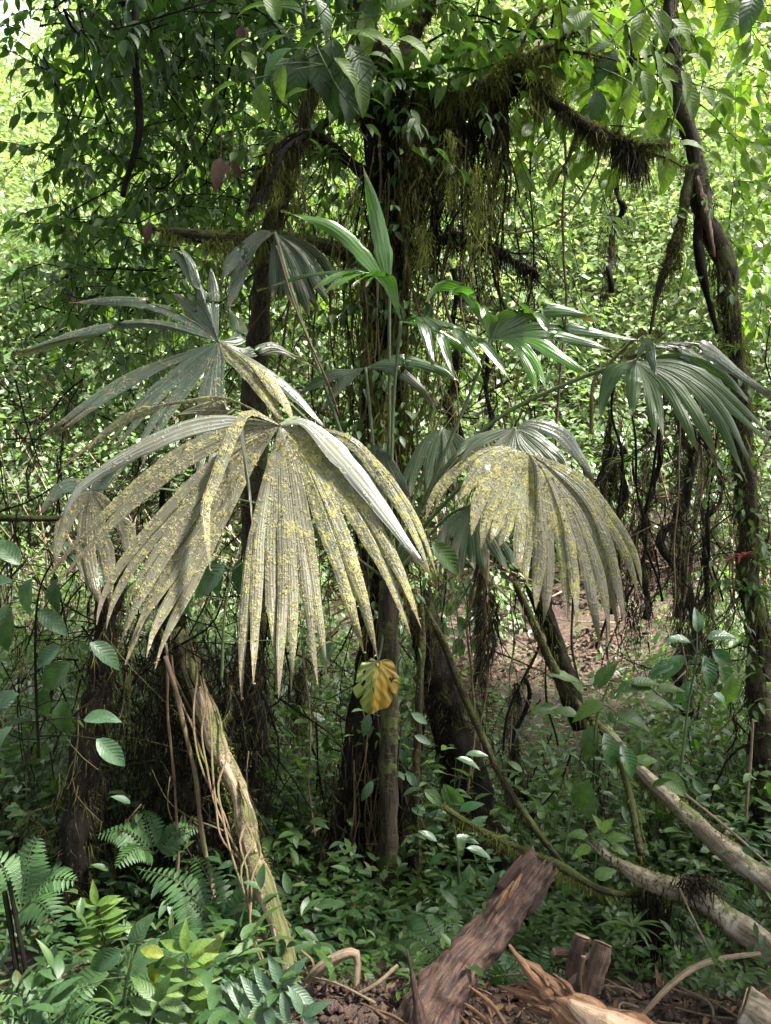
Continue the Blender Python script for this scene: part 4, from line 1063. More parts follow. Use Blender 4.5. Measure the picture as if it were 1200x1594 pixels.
leaf_branch('backlit leaves hanging in the top right corner', [(1230, -40, 3.4), (1190, 0, 3.4), (1165, 50, 3.4)],
            [(1150, 0, 60, -130, 30), (1175, -10, 70, -110, 30, 'big', 'leaf_dark'), (1168, 65, 45, -125, 30), (1165, 25, 50, 200, 40), (1190, 40, 60, -20, 40), (1180, 45, 50, 10, 40)], 3.4, 'big', 'leaf_bright')
leaf_branch('drooping dark leaves below the right mossy limb', [(1060, 150, 4.6), (1045, 200, 4.6), (1040, 250, 4.6)],
            [(1040, 235, 65, -95, 20), (1030, 215, 45, 195, 40), (1055, 225, 45, 0, 40), (1035, 170, 55, -120, 25), (1065, 130, 60, -70, 20), (1010, 205, 40, 180, 40)], 4.55, 'big', 'leaf_bright')
for (x, y, L, an, lab) in [(343, 245, 55, -95, 'larger brown dead leaf hanging in the upper left foliage'), (362, 250, 30, -65, 'small brown dead leaf beside the larger dead leaf'), (231, 345, 36, -95, 'dry brown leaf curled at the tip of the left mossy limb'), (376, 40, 34, -92, 'dark dead leaf hanging at the top left of the bright leaves')]:
    o = leaf_branch(lab, [(x, y - 60, 4.1), (x, y - 20, 4.1), (x, y, 4.1)], [(x, y, L, an, 10), (x + 3, y + 2, L * .6, an + 30, 60)], 4.1, 'ellipse', 'leaf_dead', name='dead_leaf', cat='dead leaf', r=.003, stem_mat='twig')

def rosette(label, c, n, L, mat, name='epiphyte', cat='epiphyte', up=.9, group=None, kind='strap'):
    t = thing(name, label, cat, c, group)
    for i in range(n):
        a = 6.283 * i / n + R.uniform(-.3, .3); e = R.uniform(.2, 1.2) * up
        d = Vector((math.cos(a), math.sin(a), e)); nn = Vector((-math.cos(a) * e, -math.sin(a) * e, 1))
        inst('leaf', leaf_mesh(kind, mat), frame(c, d, nn, L * R.uniform(.7, 1.15), 1.4), t)
    return t
rosette('pale strap-leaved epiphyte on top of the right mossy limb', at(665, 130, 4.4), 11, .38, 'leaf_mid')
rosette('small pale epiphyte on the mossy limb near the trunk', at(620, 128, 4.4), 8, .30, 'leaf_mid')
rosette('red-leaved bromeliad on the right trunk', at(1155, 868, 4.85), 15, .15, 'leaf_red', 'bromeliad', 'bromeliad')
rosette('spiky green bromeliad below the red one on the right trunk', at(1165, 925, 4.85), 20, .22, 'leaf_mid', 'bromeliad', 'bromeliad')
rosette('grey-green bromeliad high on the right trunk beside the palm leaf', at(1150, 545, 4.85), 16, .16, 'leaf_far', 'bromeliad', 'bromeliad')
rosette('grassy tuft growing on the central tree above the left limb', at(505, 245, 4.3), 16, .16, 'leaf_far', 'epiphyte', 'epiphyte')
rosette('grassy tuft growing on the mossy left limb', at(455, 225, 4.3), 14, .15, 'leaf_far', 'epiphyte', 'epiphyte')
rosette('spiky epiphyte on the dark stems right of the lichened leaf', at(978, 720, 6.5), 16, .22, 'leaf_far', 'epiphyte', 'epiphyte')
rosette('grassy tuft beside the cut stump pieces', at(985, 1445, 3.4), 16, .16, 'leaf_far', 'grass_tuft', 'grass tuft')

# the yellow leaf and climbers on the central trunk
yl = thing('climbing_plant', 'large yellowing split leaf hanging in front of the central trunk', 'leaf', at(588, 1045, 4.2))
def monstera():
    n = 72; P, U = [(0, 0, 0)], [(.5, .2)]
    rings = 7
    for r in range(1, rings + 1):
        for i in range(n):
            a = 2 * math.pi * i / n                       # 0 at the stalk notch, pi at the tip
            c = -math.cos(a)
            rad = (.50 + .07 * c) * (1 + .05 * math.sin(a * 7 + .6))
            rad *= 1 - .45 * math.exp(-(min(a, 2 * math.pi - a) / .22) ** 2)
            rad *= 1 + .12 * math.exp(-((a - math.pi) / .25) ** 2)
            q = rad * r / rings
            if r >= 6 and i in (20, 27, 47, 54): q = rad * (.66 if r == 7 else .62)
            x, y = math.sin(a) * q * .86, c * q + .33 * r / rings
            P.append((x, y, -.22 * y * y - .18 * x * x + .02 * math.cos(a * 12) * (r / rings) ** 2 + .12 * abs(x))); U.append((.5 + x, .15 + y * .85))
    F = [(0, 1 + i, 1 + (i + 1) % n) for i in range(n)]
    for r in range(rings - 1):
        for i in range(n):
            a, b = 1 + r * n + i, 1 + r * n + (i + 1) % n
            if r == 3 and i in (16, 17, 23, 24, 49, 50): continue
            F.append((a, a + n, b + n, b))
    return np.array(P), F, np.array(U)
g = monstera(); me = raw_mesh('leaf', g[0], g[1], g[2]); me.materials.append(M['yellow_leaf'])
inst('leaf', me, frame(at(588, 1030, 3.9), (-.03, -.15, -1), (.38, -1, .22), .275, 1.0), yl)
mk('stem', pt([(588, 1030, 3.9), (594, 1005, 3.97), (600, 960, 4.1)], .006, seg=6), M['green_stem'], yl)
leaf_branch('climber with blue-green leaves below the yellow leaf', [(612, 1320, 4.28), (618, 1220, 4.28), (625, 1130, 4.3)],
            [(610, 1140, 34, -100, 20), (628, 1145, 38, -60, 20), (622, 1165, 36, -65, 20), (605, 1175, 36, -110, 20), (640, 1110, 34, -30, 30), (575, 1110, 40, -105, 20), (580, 1215, 36, -120, 20),
             (632, 1200, 34, -50, 30), (645, 1145, 30, -20, 30)], 4.22, 'ellipse', 'leaf_blue', name='climbing_plant', cat='climber', r=.004)

# broad-leaved plants, each with its own leaves
leaf_branch('shrub with blotchy grey-green leaves at the left edge', [(60, 1180, 3.2), (55, 1050, 3.2), (62, 920, 3.2), (90, 860, 3.2)],
            [(30, 880, 70, 130, 60), (70, 855, 60, 20, 70), (100, 870, 60, -10, 60), (20, 905, 70, 185, 65), (50, 900, 70, -110, 40), (90, 900, 60, -100, 30, 'big', 'leaf_dark'), (120, 880, 66, -20, 60), (10, 940, 80, -95, 15, 'big', 'leaf_dark'),
             (95, 1005, 56, 215, 40), (140, 1000, 66, -35, 35), (110, 1030, 80, -140, 25, 'big', 'leaf_dark'), (70, 1070, 60, -100, 25, 'big', 'leaf_dark'), (95, 1090, 64, -85, 25, 'big', 'leaf_dark'), (130, 1120, 60, 15, 60),
             (150, 1150, 66, -40, 45), (60, 950, 60, -30, 50), (30, 1080, 70, 200, 50), (20, 1130, 80, 230, 40)], 3.2, 'big', 'leaf_blue', name='broadleaf_shrub', cat='shrub', r=.007, stem_mat='bark_black')
leaf_branch('blue-green leaves showing behind the largest palm leaf', [(345, 1060, 3.7), (350, 960, 3.7), (360, 890, 3.7)],
            [(335, 870, 66, -95, 25), (350, 880, 80, -140, 30), (372, 870, 70, -85, 25), (390, 870, 60, -60, 30), (300, 910, 60, -120, 30), (295, 930, 40, -100, 30), (520, 1000, 44, -130, 30), (310, 850, 60, 180, 50)], 3.7, 'big', 'leaf_blue', name='broadleaf_shrub', cat='shrub')
leaf_branch('shrub with glossy light leaves in front of the right trunk', [(1060, 1200, 4.3), (1070, 1100, 4.3), (1085, 1020, 4.3)],
            [(1075, 1000, 44, 160, 60), (1100, 995, 48, 20, 60), (1095, 1020, 56, -75, 35), (1108, 1010, 52, -40, 40), (1065, 1020, 50, -140, 45), (1120, 1030, 50, -60, 35), (1085, 985, 40, 90, 60), (1140, 1050, 60, -100, 20, 'big', 'leaf_bright'),
             (1050, 1035, 46, 190, 60), (1075, 1060, 46, -120, 40), (1110, 1080, 40, -30, 50)], 4.3, 'big', 'leaf_glossy', name='broadleaf_shrub', cat='shrub')
leaf_branch('broad green leaves above the upper fallen log', [(925, 1160, 4.2), (930, 1110, 4.2), (950, 1060, 4.2)],
            [(905, 1080, 50, 120, 60), (930, 1070, 56, 60, 60), (940, 1095, 60, 200, 60), (960, 1075, 56, 20, 60), (985, 1065, 50, 10, 65), (900, 1115, 48, 160, 55), (920, 1130, 56, -100, 35), (960, 1110, 60, -15, 60), (1000, 1090, 50, 0, 65), (890, 1060, 44, 150, 60),
             (940, 1140, 62, -70, 30, 'big', 'leaf_glossy'), (965, 1160, 60, -60, 30, 'big', 'leaf_glossy'), (985, 1190, 44, 20, 45, 'big', 'leaf_bright'), (870, 1105, 46, 170, 60), (1020, 1075, 46, 15, 65), (1030, 1205, 54, -35, 40)], 4.2, 'broad', 'leaf_mid', name='broadleaf_shrub', cat='shrub')
leaf_branch('heart-shaped leaf on a climber above the lower fallen log', [(880, 1330, 4.0), (890, 1260, 4.0), (900, 1215, 4.0)], [(905, 1218, 46, -92, 15), (912, 1235, 40, -80, 25)], 3.95, 'heart', 'leaf_mid', name='climbing_plant', cat='climber')
leaf_branch('lime green young plant by the snapped end of the lower log', [(925, 1390, 3.55), (928, 1340, 3.55), (935, 1300, 3.55)],
            [(915, 1300, 34, 170, 60), (935, 1295, 30, 60, 50), (945, 1305, 36, 15, 60), (920, 1318, 32, 200, 50), (950, 1320, 34, -10, 60), (925, 1365, 40, 20, 50), (935, 1290, 26, 110, 50)], 3.5, 'broad', 'leaf_bright', name='seedling', cat='seedling', r=.004)
leaf_branch('pale-leaved shrub behind the broken log', [(715, 1390, 4.0), (710, 1320, 4.0), (705, 1270, 4.0)],
            [(700, 1270, 38, 160, 60), (715, 1262, 40, 30, 60), (690, 1290, 38, 180, 60), (705, 1305, 44, 0, 60), (695, 1330, 36, 200, 60), (725, 1320, 44, -10, 60), (700, 1345, 40, -100, 40), (730, 1290, 36, 40, 60), (680, 1310, 34, 140, 60), (690, 1360, 40, -40, 60),
             (660, 1230, 40, -30, 50, 'big', 'leaf_mid'), (690, 1220, 60, -55, 30, 'big', 'leaf_mid'), (710, 1180, 40, -10, 70), (725, 1175, 36, 10, 60)], 4.0, 'ellipse', 'leaf_glossy', name='broadleaf_shrub', cat='shrub')
leaf_branch('drooping bright leaf beside the palm crown', [(690, 870, 3.7), (685, 860, 3.7), (670, 845, 3.7)], [(672, 845, 70, -42, 40)], 3.65, 'big', 'leaf_mid', name='broadleaf_shrub', cat='shrub', r=.004)
leaf_branch('pale shrub on the far bank left of the bare soil', [(715, 1010, 7.2), (712, 960, 7.2), (710, 900, 7.2)],
            [(R.uniform(675, 755), R.uniform(900, 1000), R.uniform(22, 34), R.uniform(-200, 20), R.uniform(45, 70)) for _ in range(44)], 7.2, 'broad', 'leaf_far', name='broadleaf_shrub', cat='shrub')
leaf_branch('large dull leaves low in the bottom left corner', [(190, 1620, 2.6), (195, 1540, 2.6), (210, 1470, 2.6)],
            [(190, 1480, 70, 205, 50), (205, 1480, 66, 70, 35), (170, 1515, 76, 190, 55), (205, 1500, 80, 30, 50), (185, 1530, 80, 215, 50), (235, 1500, 66, -10, 55), (150, 1570, 70, 170, 50), (215, 1560, 80, -30, 55), (250, 1480, 60, 50, 45), (120, 1540, 60, 180, 50)],
            2.6, 'big', 'leaf_dark', name='broadleaf_plant', cat='plant')
leaf_branch('olive young leaf rising in the bottom left', [(300, 1600, 2.5), (300, 1540, 2.5), (300, 1510, 2.5)], [(297, 1510, 72, 48, 30), (248, 1490, 50, -110, 30, 'big', 'leaf_olive'), (255, 1488, 44, 160, 40)], 2.5, 'big', 'leaf_olive', name='seedling', cat='seedling', r=.005)

def compound(label, base, top, pairs, Lp, mat, Y, name='seedling', cat='seedling', kind='lance', end=True, sp=(55, 25), lean=0):
    """an upright or arching stem with opposite leaflets"""
    t = thing(name, label, cat, at(*base)); st = resample([at(*base), at((base[0] + top[0]) / 2 + lean, (base[1] + top[1]) / 2, Y), at(*top)], pairs + 2)
    mk('stem', tube(st, [.005, .003], seg=6), M['green_stem'], t)
    ax = (st[-1] - st[0]).normalized(); side = ax.cross(Vector((0, -1, .25))).normalized()
    for i in range(1, pairs + 2):
        for s in (-1, 1):
            d = side * s + ax * R.uniform(.15, .5) + rv(.1)
            sz = Lp / 1200 * Y * (1 - .35 * abs(i / (pairs + 1) - .45)) * R.uniform(.85, 1.1)
            inst('leaf', leaf_mesh(kind, mat), frame(st[i], d, Vector((0, -.7, .8)) + rv(.15), sz), t)
    if end: inst('leaf', leaf_mesh(kind, mat), frame(st[-1], ax, Vector((0, -.8, .6)), Lp / 1200 * Y * .8), t)
    return t
compound('light green seedling with paired leaves at the bottom left', (292, 1640, 2.4), (288, 1482, 2.4), 6, 62, 'leaf_bright', 2.4, kind='leaflet')
compound('blue-green compound plant arching right at the bottom', (360, 1640, 2.35), (440, 1535, 2.3), 6, 76, 'leaf_blue', 2.3, kind='leaflet', name='broadleaf_plant', cat='plant', lean=-10)
compound('second blue-green compound plant arching low at the bottom', (330, 1650, 2.3), (470, 1580, 2.25), 6, 64, 'leaf_blue', 2.25, kind='leaflet', name='broadleaf_plant', cat='plant')
compound('leafy compound plant at the foot of the light green seedling', (210, 1660, 2.35), (245, 1560, 2.3), 5, 70, 'leaf_mid', 2.3, kind='leaflet', name='broadleaf_plant', cat='plant')
compound('bright leafy shoot in the shade at lower left', (165, 1480, 3.3), (150, 1410, 3.3), 6, 50, 'leaf_bright', 3.3, kind='leaflet')
compound('hanging sprig of narrow leaves on the leaning log', (405, 1330, 3.4), (392, 1440, 3.3), 2, 70, 'leaf_mid', 3.3, kind='lance', end=True)

# ferns
def fern(label, base, fronds, Y, pin=.075, group=None):
    t = thing('fern', label, 'fern', at(*base), group)
    for (tx, ty, dY, k) in fronds:
        b = at(*base); tip = at(tx, ty, Y + dY)
        mid = b.lerp(tip, .5) + Vector((0, 0, .12 * (tip - b).length + .03))
        C = resample([b, mid, tip], k + 2)
        f = mk('frond', tube(C, [.004, .0015], seg=5), M['green_stem'], t)
        for i in range(2, k + 2):
            T = (C[min(i + 1, k + 1)] - C[i - 1]).normalized(); side = T.cross(Vector((0, -.45, 1))).normalized()
            q = i / (k + 1); s = pin * math.sin(math.pi * min(1, q * .78 + .22)) ** .6 * (1.05 - .45 * q) + .006
            for sd in (-1, 1):
                inst('pinna', leaf_mesh('pinna', 'fern'), frame(C[i], side * sd + T * .35 + Vector((0, 0, -.15)), side.cross(T) * 1.0 + rv(.1) if side.cross(T).z > 0 else -side.cross(T) + rv(.1), s), f)
    return t
fern('fern at the bottom edge left of the bent root', (400, 1640, 2.5), [(300, 1540, 0, 15), (350, 1500, .1, 15), (470, 1520, .1, 15), (440, 1570, -.1, 13), (280, 1590, -.1, 13)], 2.5, .075)
fern('low fern filling the bottom left corner', (80, 1640, 2.5), [(0, 1540, 0, 16), (70, 1500, .1, 16), (150, 1530, .1, 15), (170, 1590, -.1, 14), (-20, 1590, -.1, 13)], 2.5, .085)
fern('fern between the corner fern and the leaning log', (270, 1560, 2.9), [(180, 1480, .1, 15), (250, 1450, .1, 15), (340, 1470, .1, 15), (380, 1520, -.1, 13), (190, 1540, -.1, 13)], 2.9, .085)
fern('small fern between the broken log and the cut stumps', (830, 1560, 2.85), [(790, 1490, 0, 13), (850, 1470, .1, 14), (890, 1520, 0, 12), (800, 1530, -.1, 11)], 2.85, .06)
fern('small fern at the foot of the bent root', (560, 1580, 2.6), [(500, 1540, .1, 12), (570, 1505, .1, 13), (620, 1545, 0, 12), (530, 1590, -.1, 11)], 2.6, .06)
fern('fern with long horizontal fronds below the leaning log', (350, 1470, 3.3), [(215, 1352, .2, 18), (250, 1400, .1, 18), (430, 1352, .1, 18), (445, 1400, -.1, 17), (300, 1330, .3, 16), (400, 1450, -.3, 15), (440, 1440, -.2, 15), (290, 1480, -.3, 14)], 3.3, .11)
fern('feathery fern left of the broken log', (690, 1500, 2.9), [(640, 1420, .2, 17), (700, 1405, .3, 17), (600, 1470, .1, 15), (740, 1450, .2, 15), (650, 1540, -.2, 14), (720, 1500, -.2, 13)], 2.9, .085)
fern('fern behind the splintered log', (780, 1560, 2.75), [(770, 1470, .2, 14), (830, 1500, .2, 14), (740, 1500, .2, 14), (800, 1510, -.1, 12), (720, 1540, 0, 12)], 2.75, .07)
fern('shaded fern at the left of the leaning log', (240, 1330, 3.8), [(150, 1300, 0, 15), (210, 1260, .2, 15), (310, 1290, .1, 15), (180, 1350, -.2, 14)], 3.8, .10)
fern('dark fern in the lower left corner', (30, 1420, 3.2), [(-20, 1330, 0, 15), (60, 1300, .1, 16), (120, 1370, 0, 15), (90, 1440, -.2, 14)], 3.2, .12)
fern('fern in the shade behind the lower fallen log', (1120, 1440, 3.9), [(1060, 1400, .1, 12), (1140, 1365, .1, 12), (1190, 1400, 0, 12)], 3.9, .08)
fern('fern low beside the stilt roots', (600, 1520, 3.6), [(560, 1460, .1, 13), (620, 1440, .2, 13), (540, 1500, -.1, 13), (660, 1490, 0, 13)], 3.6, .08)

# ------------------------------------------------------------------ broken wood in the foreground
bl = thing('broken_log', 'thick broken brown log leaning up to the right with a torn top, bottom centre', 'log', at(650, 1620, 2.3))
mk('log', tube([at(632, 1660, 2.3), at(672, 1575, 2.33), at(712, 1512, 2.4), at(768, 1445, 2.5), at(838, 1352, 2.6)], [.105, .085, .063, .060, .054], seg=40, n=90, rough=.30, freq=13, ridge=.07, jag=(0, .05)), M['rot_wood'], bl)
mk('spike', tube([at(668, 1640, 2.22), at(654, 1580, 2.22), at(638, 1500, 2.24), at(634, 1478, 2.25)], [.036, .020, .008, .002], seg=12, n=26, rough=.5, freq=20, ridge=.2), M['rot_wood'], bl)
for (x0, y0, x1, y1, r) in [(770, 1420, 800, 1372, .014), (790, 1400, 812, 1360, .010), (752, 1450, 780, 1405, .012)]:
    mk('torn_strip', tube([at(x0, y0, 2.46), at((x0 + x1) / 2, (y0 + y1) / 2, 2.475), at(x1, y1, 2.50)], [r * .4, r, r * .3], seg=8, n=10, ridge=.2), M['torn_wood'], bl)
for k in range(12):
    u = R.uniform(-1, 1); x0 = 822 + u * 26; y0 = 1366 + u * 22
    mk('splinter', tube([at(x0 - 26, y0 + 34, 2.545 - .02 * R.random()), at(x0, y0, 2.55), at(x0 + 14 + R.gauss(0, 3), y0 - R.uniform(16, 34), 2.57)], [.012, .010, .003], seg=6, n=8, ridge=.2), M['rot_wood'], bl)
sl = thing('splintered_log', 'pale orange log with a shattered splintery end at the bottom', 'log', at(880, 1600, 2.1))
mk('log', tube([at(850, 1545, 2.2), at(885, 1572, 2.15), at(940, 1608, 2.1), at(1040, 1660, 2.0)], [.036, .056, .070, .076], seg=30, n=44, rough=.35, freq=16, ridge=.12, jag=(.05, 0)), M['torn_wood'], sl)
mk('stripped_face', tube([at(885, 1560, 2.11), at(930, 1592, 2.06), at(1030, 1646, 1.96)], [.010, .046, .058], seg=20, n=30, rough=.18, freq=10), M['cut_wood'], sl)
for (x, y, r, x0, y0) in [(R.uniform(795, 850), R.uniform(1500, 1575), R.uniform(.003, .007), R.uniform(850, 885), R.uniform(1540, 1580)) for _ in range(26)] + [(790, 1470, .018, 850, 1545), (797, 1484, .014, 850, 1530), (776, 1536, .014, 850, 1555), (800, 1525, .010, 850, 1545), (812, 1550, .012, 860, 1570), (818, 1505, .012, 862, 1540), (835, 1500, .010, 870, 1540), (820, 1530, .014, 870, 1560), (845, 1510, .010, 880, 1548), (806, 1562, .010, 866, 1580), (858, 1515, .009, 892, 1552), (784, 1546, .008, 850, 1560), (870, 1520, .008, 900, 1555)]:
    m_ = ((x + x0) / 2 + R.gauss(0, 5), (y + y0) / 2 + R.gauss(0, 4))
    mk('splinter', tube([at(x0, y0, 2.16), at(*m_, 2.15), at(x, y, 2.17)], [r * 1.2, r * .75, r * .18], seg=8, n=18, rough=.5, freq=34, ridge=.3, wob=.01), M['torn_wood'], sl)

SPL = iter(['longest splinter between the two broken logs', 'splinter just below the longest one, tip to the left', 'short splinter at the left of the splinter heap by the broken log', 'splinter pointing at the foot of the splintered log', 'small splinter stub under the splintered log tips', 'pale splinter left of the broken log foot', 'smallest splinter far left by the bent root', 'thin splinter standing up near the pale sawn log end', 'splinter at the bottom edge right of the broken log', 'splinter at the bottom edge below the splintered log'])
for (x0, y0, x1, y1, r) in [(722, 1530, 790, 1600, .012), (705, 1552, 770, 1600, .014), (700, 1565, 740, 1610, .009), (728, 1580, 800, 1610, .01), (740, 1556, 766, 1585, .007), (580, 1570, 640, 1600, .009), (560, 1560, 600, 1585, .007), (1020, 1588, 1060, 1560, .006), (690, 1585, 720, 1612, .008), (810, 1590, 850, 1606, .009)]:
    t = thing('wood_splinter', next(SPL), 'splinter', at(x1, y1, 2.3), 'wood splinters scattered at the bottom')
    mk('shard', tube([at(x0, y0, 2.32), at((x0 + x1) / 2 + R.gauss(0, 3), (y0 + y1) / 2 - 3, 2.28), at(x1, y1, 2.22)], [r * .2, r * .55, r * .5], seg=8, n=16, ridge=.45, rough=.5, freq=30), M['torn_wood'], t)
def cut_piece(label, p0, p1, r0, r1, mat='brown_bark', end='cut_wood', name='cut_stump', cat='stump'):
    t = thing(name, label, cat, at(*p1)); a, b = at(*p0), at(*p1)
    mk('log', tube([a, a.lerp(b, .5) + rv(.008), b], [r0, (r0 + r1) / 2, r1], seg=24, n=30, rough=.28, freq=20, ridge=.02), M[mat], t)
    d = (a - b).normalized(); mk('cut_face', tube([a + d * .001, a + d * .004], [r0 * .9, r0 * .86], seg=16, n=2), M[end], t)
    return t
cut_piece('upright cut stump with a pale top, left of a thicker one', (906, 1458, 2.75), (890, 1545, 2.7), .030, .026)
cut_piece('thicker cut pole leaning against the upright stump', (938, 1470, 2.7), (912, 1572, 2.6), .036, .038)
cut_piece('short horizontal brown cut branch beside the stump pieces', (863, 1482, 2.75), (915, 1494, 2.78), .016, .018)
cut_piece('pale bare stick propped under the stump pieces', (866, 1545, 2.6), (906, 1512, 2.65), .012, .010)
cut_piece('thin light peg standing between the stump pieces', (908, 1490, 2.6), (905, 1560, 2.58), .010, .010)
cut_piece('pale sawn log end at the bottom right corner', (1158, 1562, 2.3), (1270, 1622, 2.2), .052, .056, 'bark_log')
def stick(label, pts, r, name='fallen_stick', mat='twig', group=None):
    t = thing(name, label, 'stick', at(*pts[0]), group); mk('stem', pt(pts, r, seg=8, n=30, rough=.25, wob=.012), M[mat], t); return t
stick('bent root hoop standing at the bottom of the leaning log', [(468, 1580, 2.6), (480, 1530, 2.58), (508, 1500, 2.56), (548, 1484, 2.55), (556, 1500, 2.55), (552, 1560, 2.5), (550, 1610, 2.5)], [.016, .018, .020, .016, .012, .010, .010], 'bent_root')
stick('long curved twig lying at the lower right', [(985, 1590, 2.3), (1040, 1532, 2.36), (1100, 1497, 2.45), (1180, 1487, 2.6)], [.006, .009, .010, .007])
stick('thin pale stick slanting beside the bent root', [(555, 1550, 2.45), (590, 1530, 2.45), (620, 1505, 2.5)], .006)
stick('thin curved rootlet inside the bent root hoop', [(470, 1480, 2.7), (488, 1500, 2.68), (480, 1540, 2.65), (500, 1570, 2.6)], .005)
stick('thin branching twig below the lower fallen log', [(1060, 1385, 3.3), (1080, 1430, 3.2), (1110, 1490, 3.0), (1140, 1530, 2.9)], [.006, .006, .005, .003])
stick('thin straight twig along the upper fallen log', [(1065, 1235, 4.0), (1130, 1290, 3.9), (1195, 1345, 3.8)], [.006, .007, .008])
stick('thin pale stem across the dark hollow at far right', [(1160, 1280, 4.6), (1166, 1200, 4.6), (1172, 1120, 4.6)], [.01, .009, .008])
stick('two-part dark stalk in the bottom left corner', [(35, 1600, 2.8), (20, 1480, 2.8), (5, 1390, 2.8)], .010, mat='bark_black')
stick('thinner dark stalk right of the corner stalk', [(52, 1600, 2.8), (32, 1470, 2.8), (15, 1370, 2.8)], .008, mat='bark_black')
for _ in range(60):
    x = R.uniform(560, 1200); y = R.uniform(1530, 1600); Y = R.uniform(2.25, 2.9); p = at(x, y, Y); p.z = ground_z(p.x, p.y) + .02
    a = R.uniform(0, 6.28); L = R.uniform(.08, .3); q = p + Vector((math.cos(a) * L, math.sin(a) * L, 0)); q.z = ground_z(q.x, q.y) + R.uniform(.01, .07)
    t = thing('fallen_twig', 'small dry twig lying on the brown soil at the bottom right', 'twig', p, 'dry twigs on the soil')
    mk('stem', tube([p, p.lerp(q, .5) + rv(.012), q], [.005, .003], seg=5, n=8), M['twig'], t)
# litter and crumbs of soil
P = []
while len(P) < 5200:
    x, y = R.uniform(.3, 4.8), R.uniform(8.0, 14)
    if on_path(x, y) and mnoise.noise(Vector((x * .9, y * .9, 5))) > -.25: P.append((x, y, ground_z(x, y) + .012))
n = len(P)
mk('leaf_litter', merge_leaves('tiny', P, rng.normal(0, 1, (n, 3)) * [1, 1, .3], rng.normal(0, .4, (n, 3)) + [0, -.3, 1], rng.uniform(.03, .12, n)), M['litter'], kind='stuff')
P = []
for _ in range(2600):
    x, y = R.uniform(-1.4, 1.5), R.uniform(2.0, 3.2); P.append((x, y, ground_z(x, y) + .008))
n = len(P)
mk('leaf_litter', merge_leaves('tiny', P, rng.normal(0, 1, (n, 3)) * [1, 1, .25], rng.normal(0, .3, (n, 3)) + [0, 0, 1], rng.uniform(.008, .045, n)), M['litter'], kind='stuff')
V, F, U = [], [], []
for _ in range(900):
    x, y = R.uniform(-.3, 1.5), R.uniform(2.0, 2.9); s = R.uniform(.006, .028); c = Vector((x, y, ground_z(x, y) + s * .4))
    b = len(V); V += [tuple(c + Vector(q) * s * R.uniform(.6, 1.3)) for q in ((1, 0, 0), (-1, 0, 0), (0, 1, 0), (0, -1, 0), (0, 0, 1), (0, 0, -1))]
    U += [(0, 0)] * 6; F += [(b + i, b + j, b + k) for i, j, k in ((0, 2, 4), (2, 1, 4), (1, 3, 4), (3, 0, 4), (2, 0, 5), (1, 2, 5), (3, 1, 5), (0, 3, 5))]
P = []
for _ in range(420):
    x = R.uniform(-.15, 1.3); y = R.uniform(2.05, 2.85); P.append((x, y, ground_z(x, y) + .012))
n = len(P)
mk('wood_chips', merge_leaves('lance', P, rng.normal(0, 1, (n, 3)) * [1, 1, .25], rng.normal(0, .5, (n, 3)) + [0, 0, 1], rng.uniform(.02, .09, n)), M['torn_wood'], kind='stuff')
mk('soil_crumbs', (np.array(V), F, np.array(U)), M['soil'], kind='stuff')

# ------------------------------------------------------------------ the tangle of twigs, fine roots and moss between the trunks
def tangle(name, region, n, Y0, Y1, mat, L=(60, 240), r=.004, down=.7, mossmat=None, mn=14, ml=.06):
    P = []
    while len(P) < n:
        x, y = R.uniform(-60, 1260), R.uniform(60, 1500)
        if not region(x, y): continue
        Y = R.uniform(Y0, Y1); a = R.gauss(math.pi / 2, .55) if R.random() < down else R.uniform(0, 6.28); l = R.uniform(*L)
        q = []
        for k in range(4):
            q.append(at(x, y, Y)); x += math.cos(a) * l / 3; y += math.sin(a) * l / 3; Y += R.gauss(0, .06); a += R.gauss(0, .35)
        P.append(q)
    mk(name, join([tube(p, [r * R.uniform(.5, 1.5), r * .4], seg=4, n=8, wob=.03) for p in P]), M[mat], kind='stuff')
    if mossmat:
        B = []
        for p in P:
            if R.random() < .6:
                for q in resample(p, mn): B += [tuple(q + rv(.008)) for _ in range(3)]
        mk(name + '_moss', strands(np.array(B), np.full(len(B), ml), .006, jit=.35), M[mossmat], kind='stuff')
mid_ = poly((370, 180), (860, 180), (880, 560), (800, 880), (830, 1060), (960, 1300), (820, 1420), (430, 1420), (360, 900))
tangle('twig_tangle', mid_, 270, 4.7, 6.4, 'bark_black', r=.006, mossmat='moss_dark')
tangle('brown_twig_tangle', mid_, 260, 4.5, 6.4, 'vine', r=.0035, mossmat='moss_brown')
tangle('pale_twig_tangle', mid_, 60, 4.2, 6.0, 'twig', r=.003, down=.4)
rgt = poly((940, 560), (1220, 560), (1220, 1340), (1050, 1080), (1060, 900), (940, 860))
tangle('twig_tangle', rgt, 80, 4.8, 7.5, 'bark_black', r=.007, mossmat='moss_dark', ml=.09)
tangle('brown_twig_tangle', rgt, 110, 4.8, 7.5, 'vine', r=.005, mossmat='moss_brown', ml=.08)
lft = poly((-20, 560), (380, 620), (430, 1460), (-20, 1500))
tangle('twig_tangle', lft, 260, 3.8, 6.0, 'bark_black', r=.005, down=.5, mossmat='moss_dark')
tangle('brown_twig_tangle', lft, 220, 3.7, 6.0, 'vine', r=.0035, down=.5, mossmat='moss_brown')
tangle('twig_tangle', poly((240, 960), (420, 960), (440, 1330), (230, 1330)), 160, 3.9, 4.4, 'bark_black', r=.006, down=.9, mossmat='moss_dark', ml=.1)  # dense dark strands added to deepen the shade at lower left
tangle('fine_branch_tangle', poly((20, 60), (1100, 60), (1100, 420), (20, 520)), 190, 4.8, 8.0, 'bark_black', r=.003, down=.75, mossmat='moss_brown', mn=8)

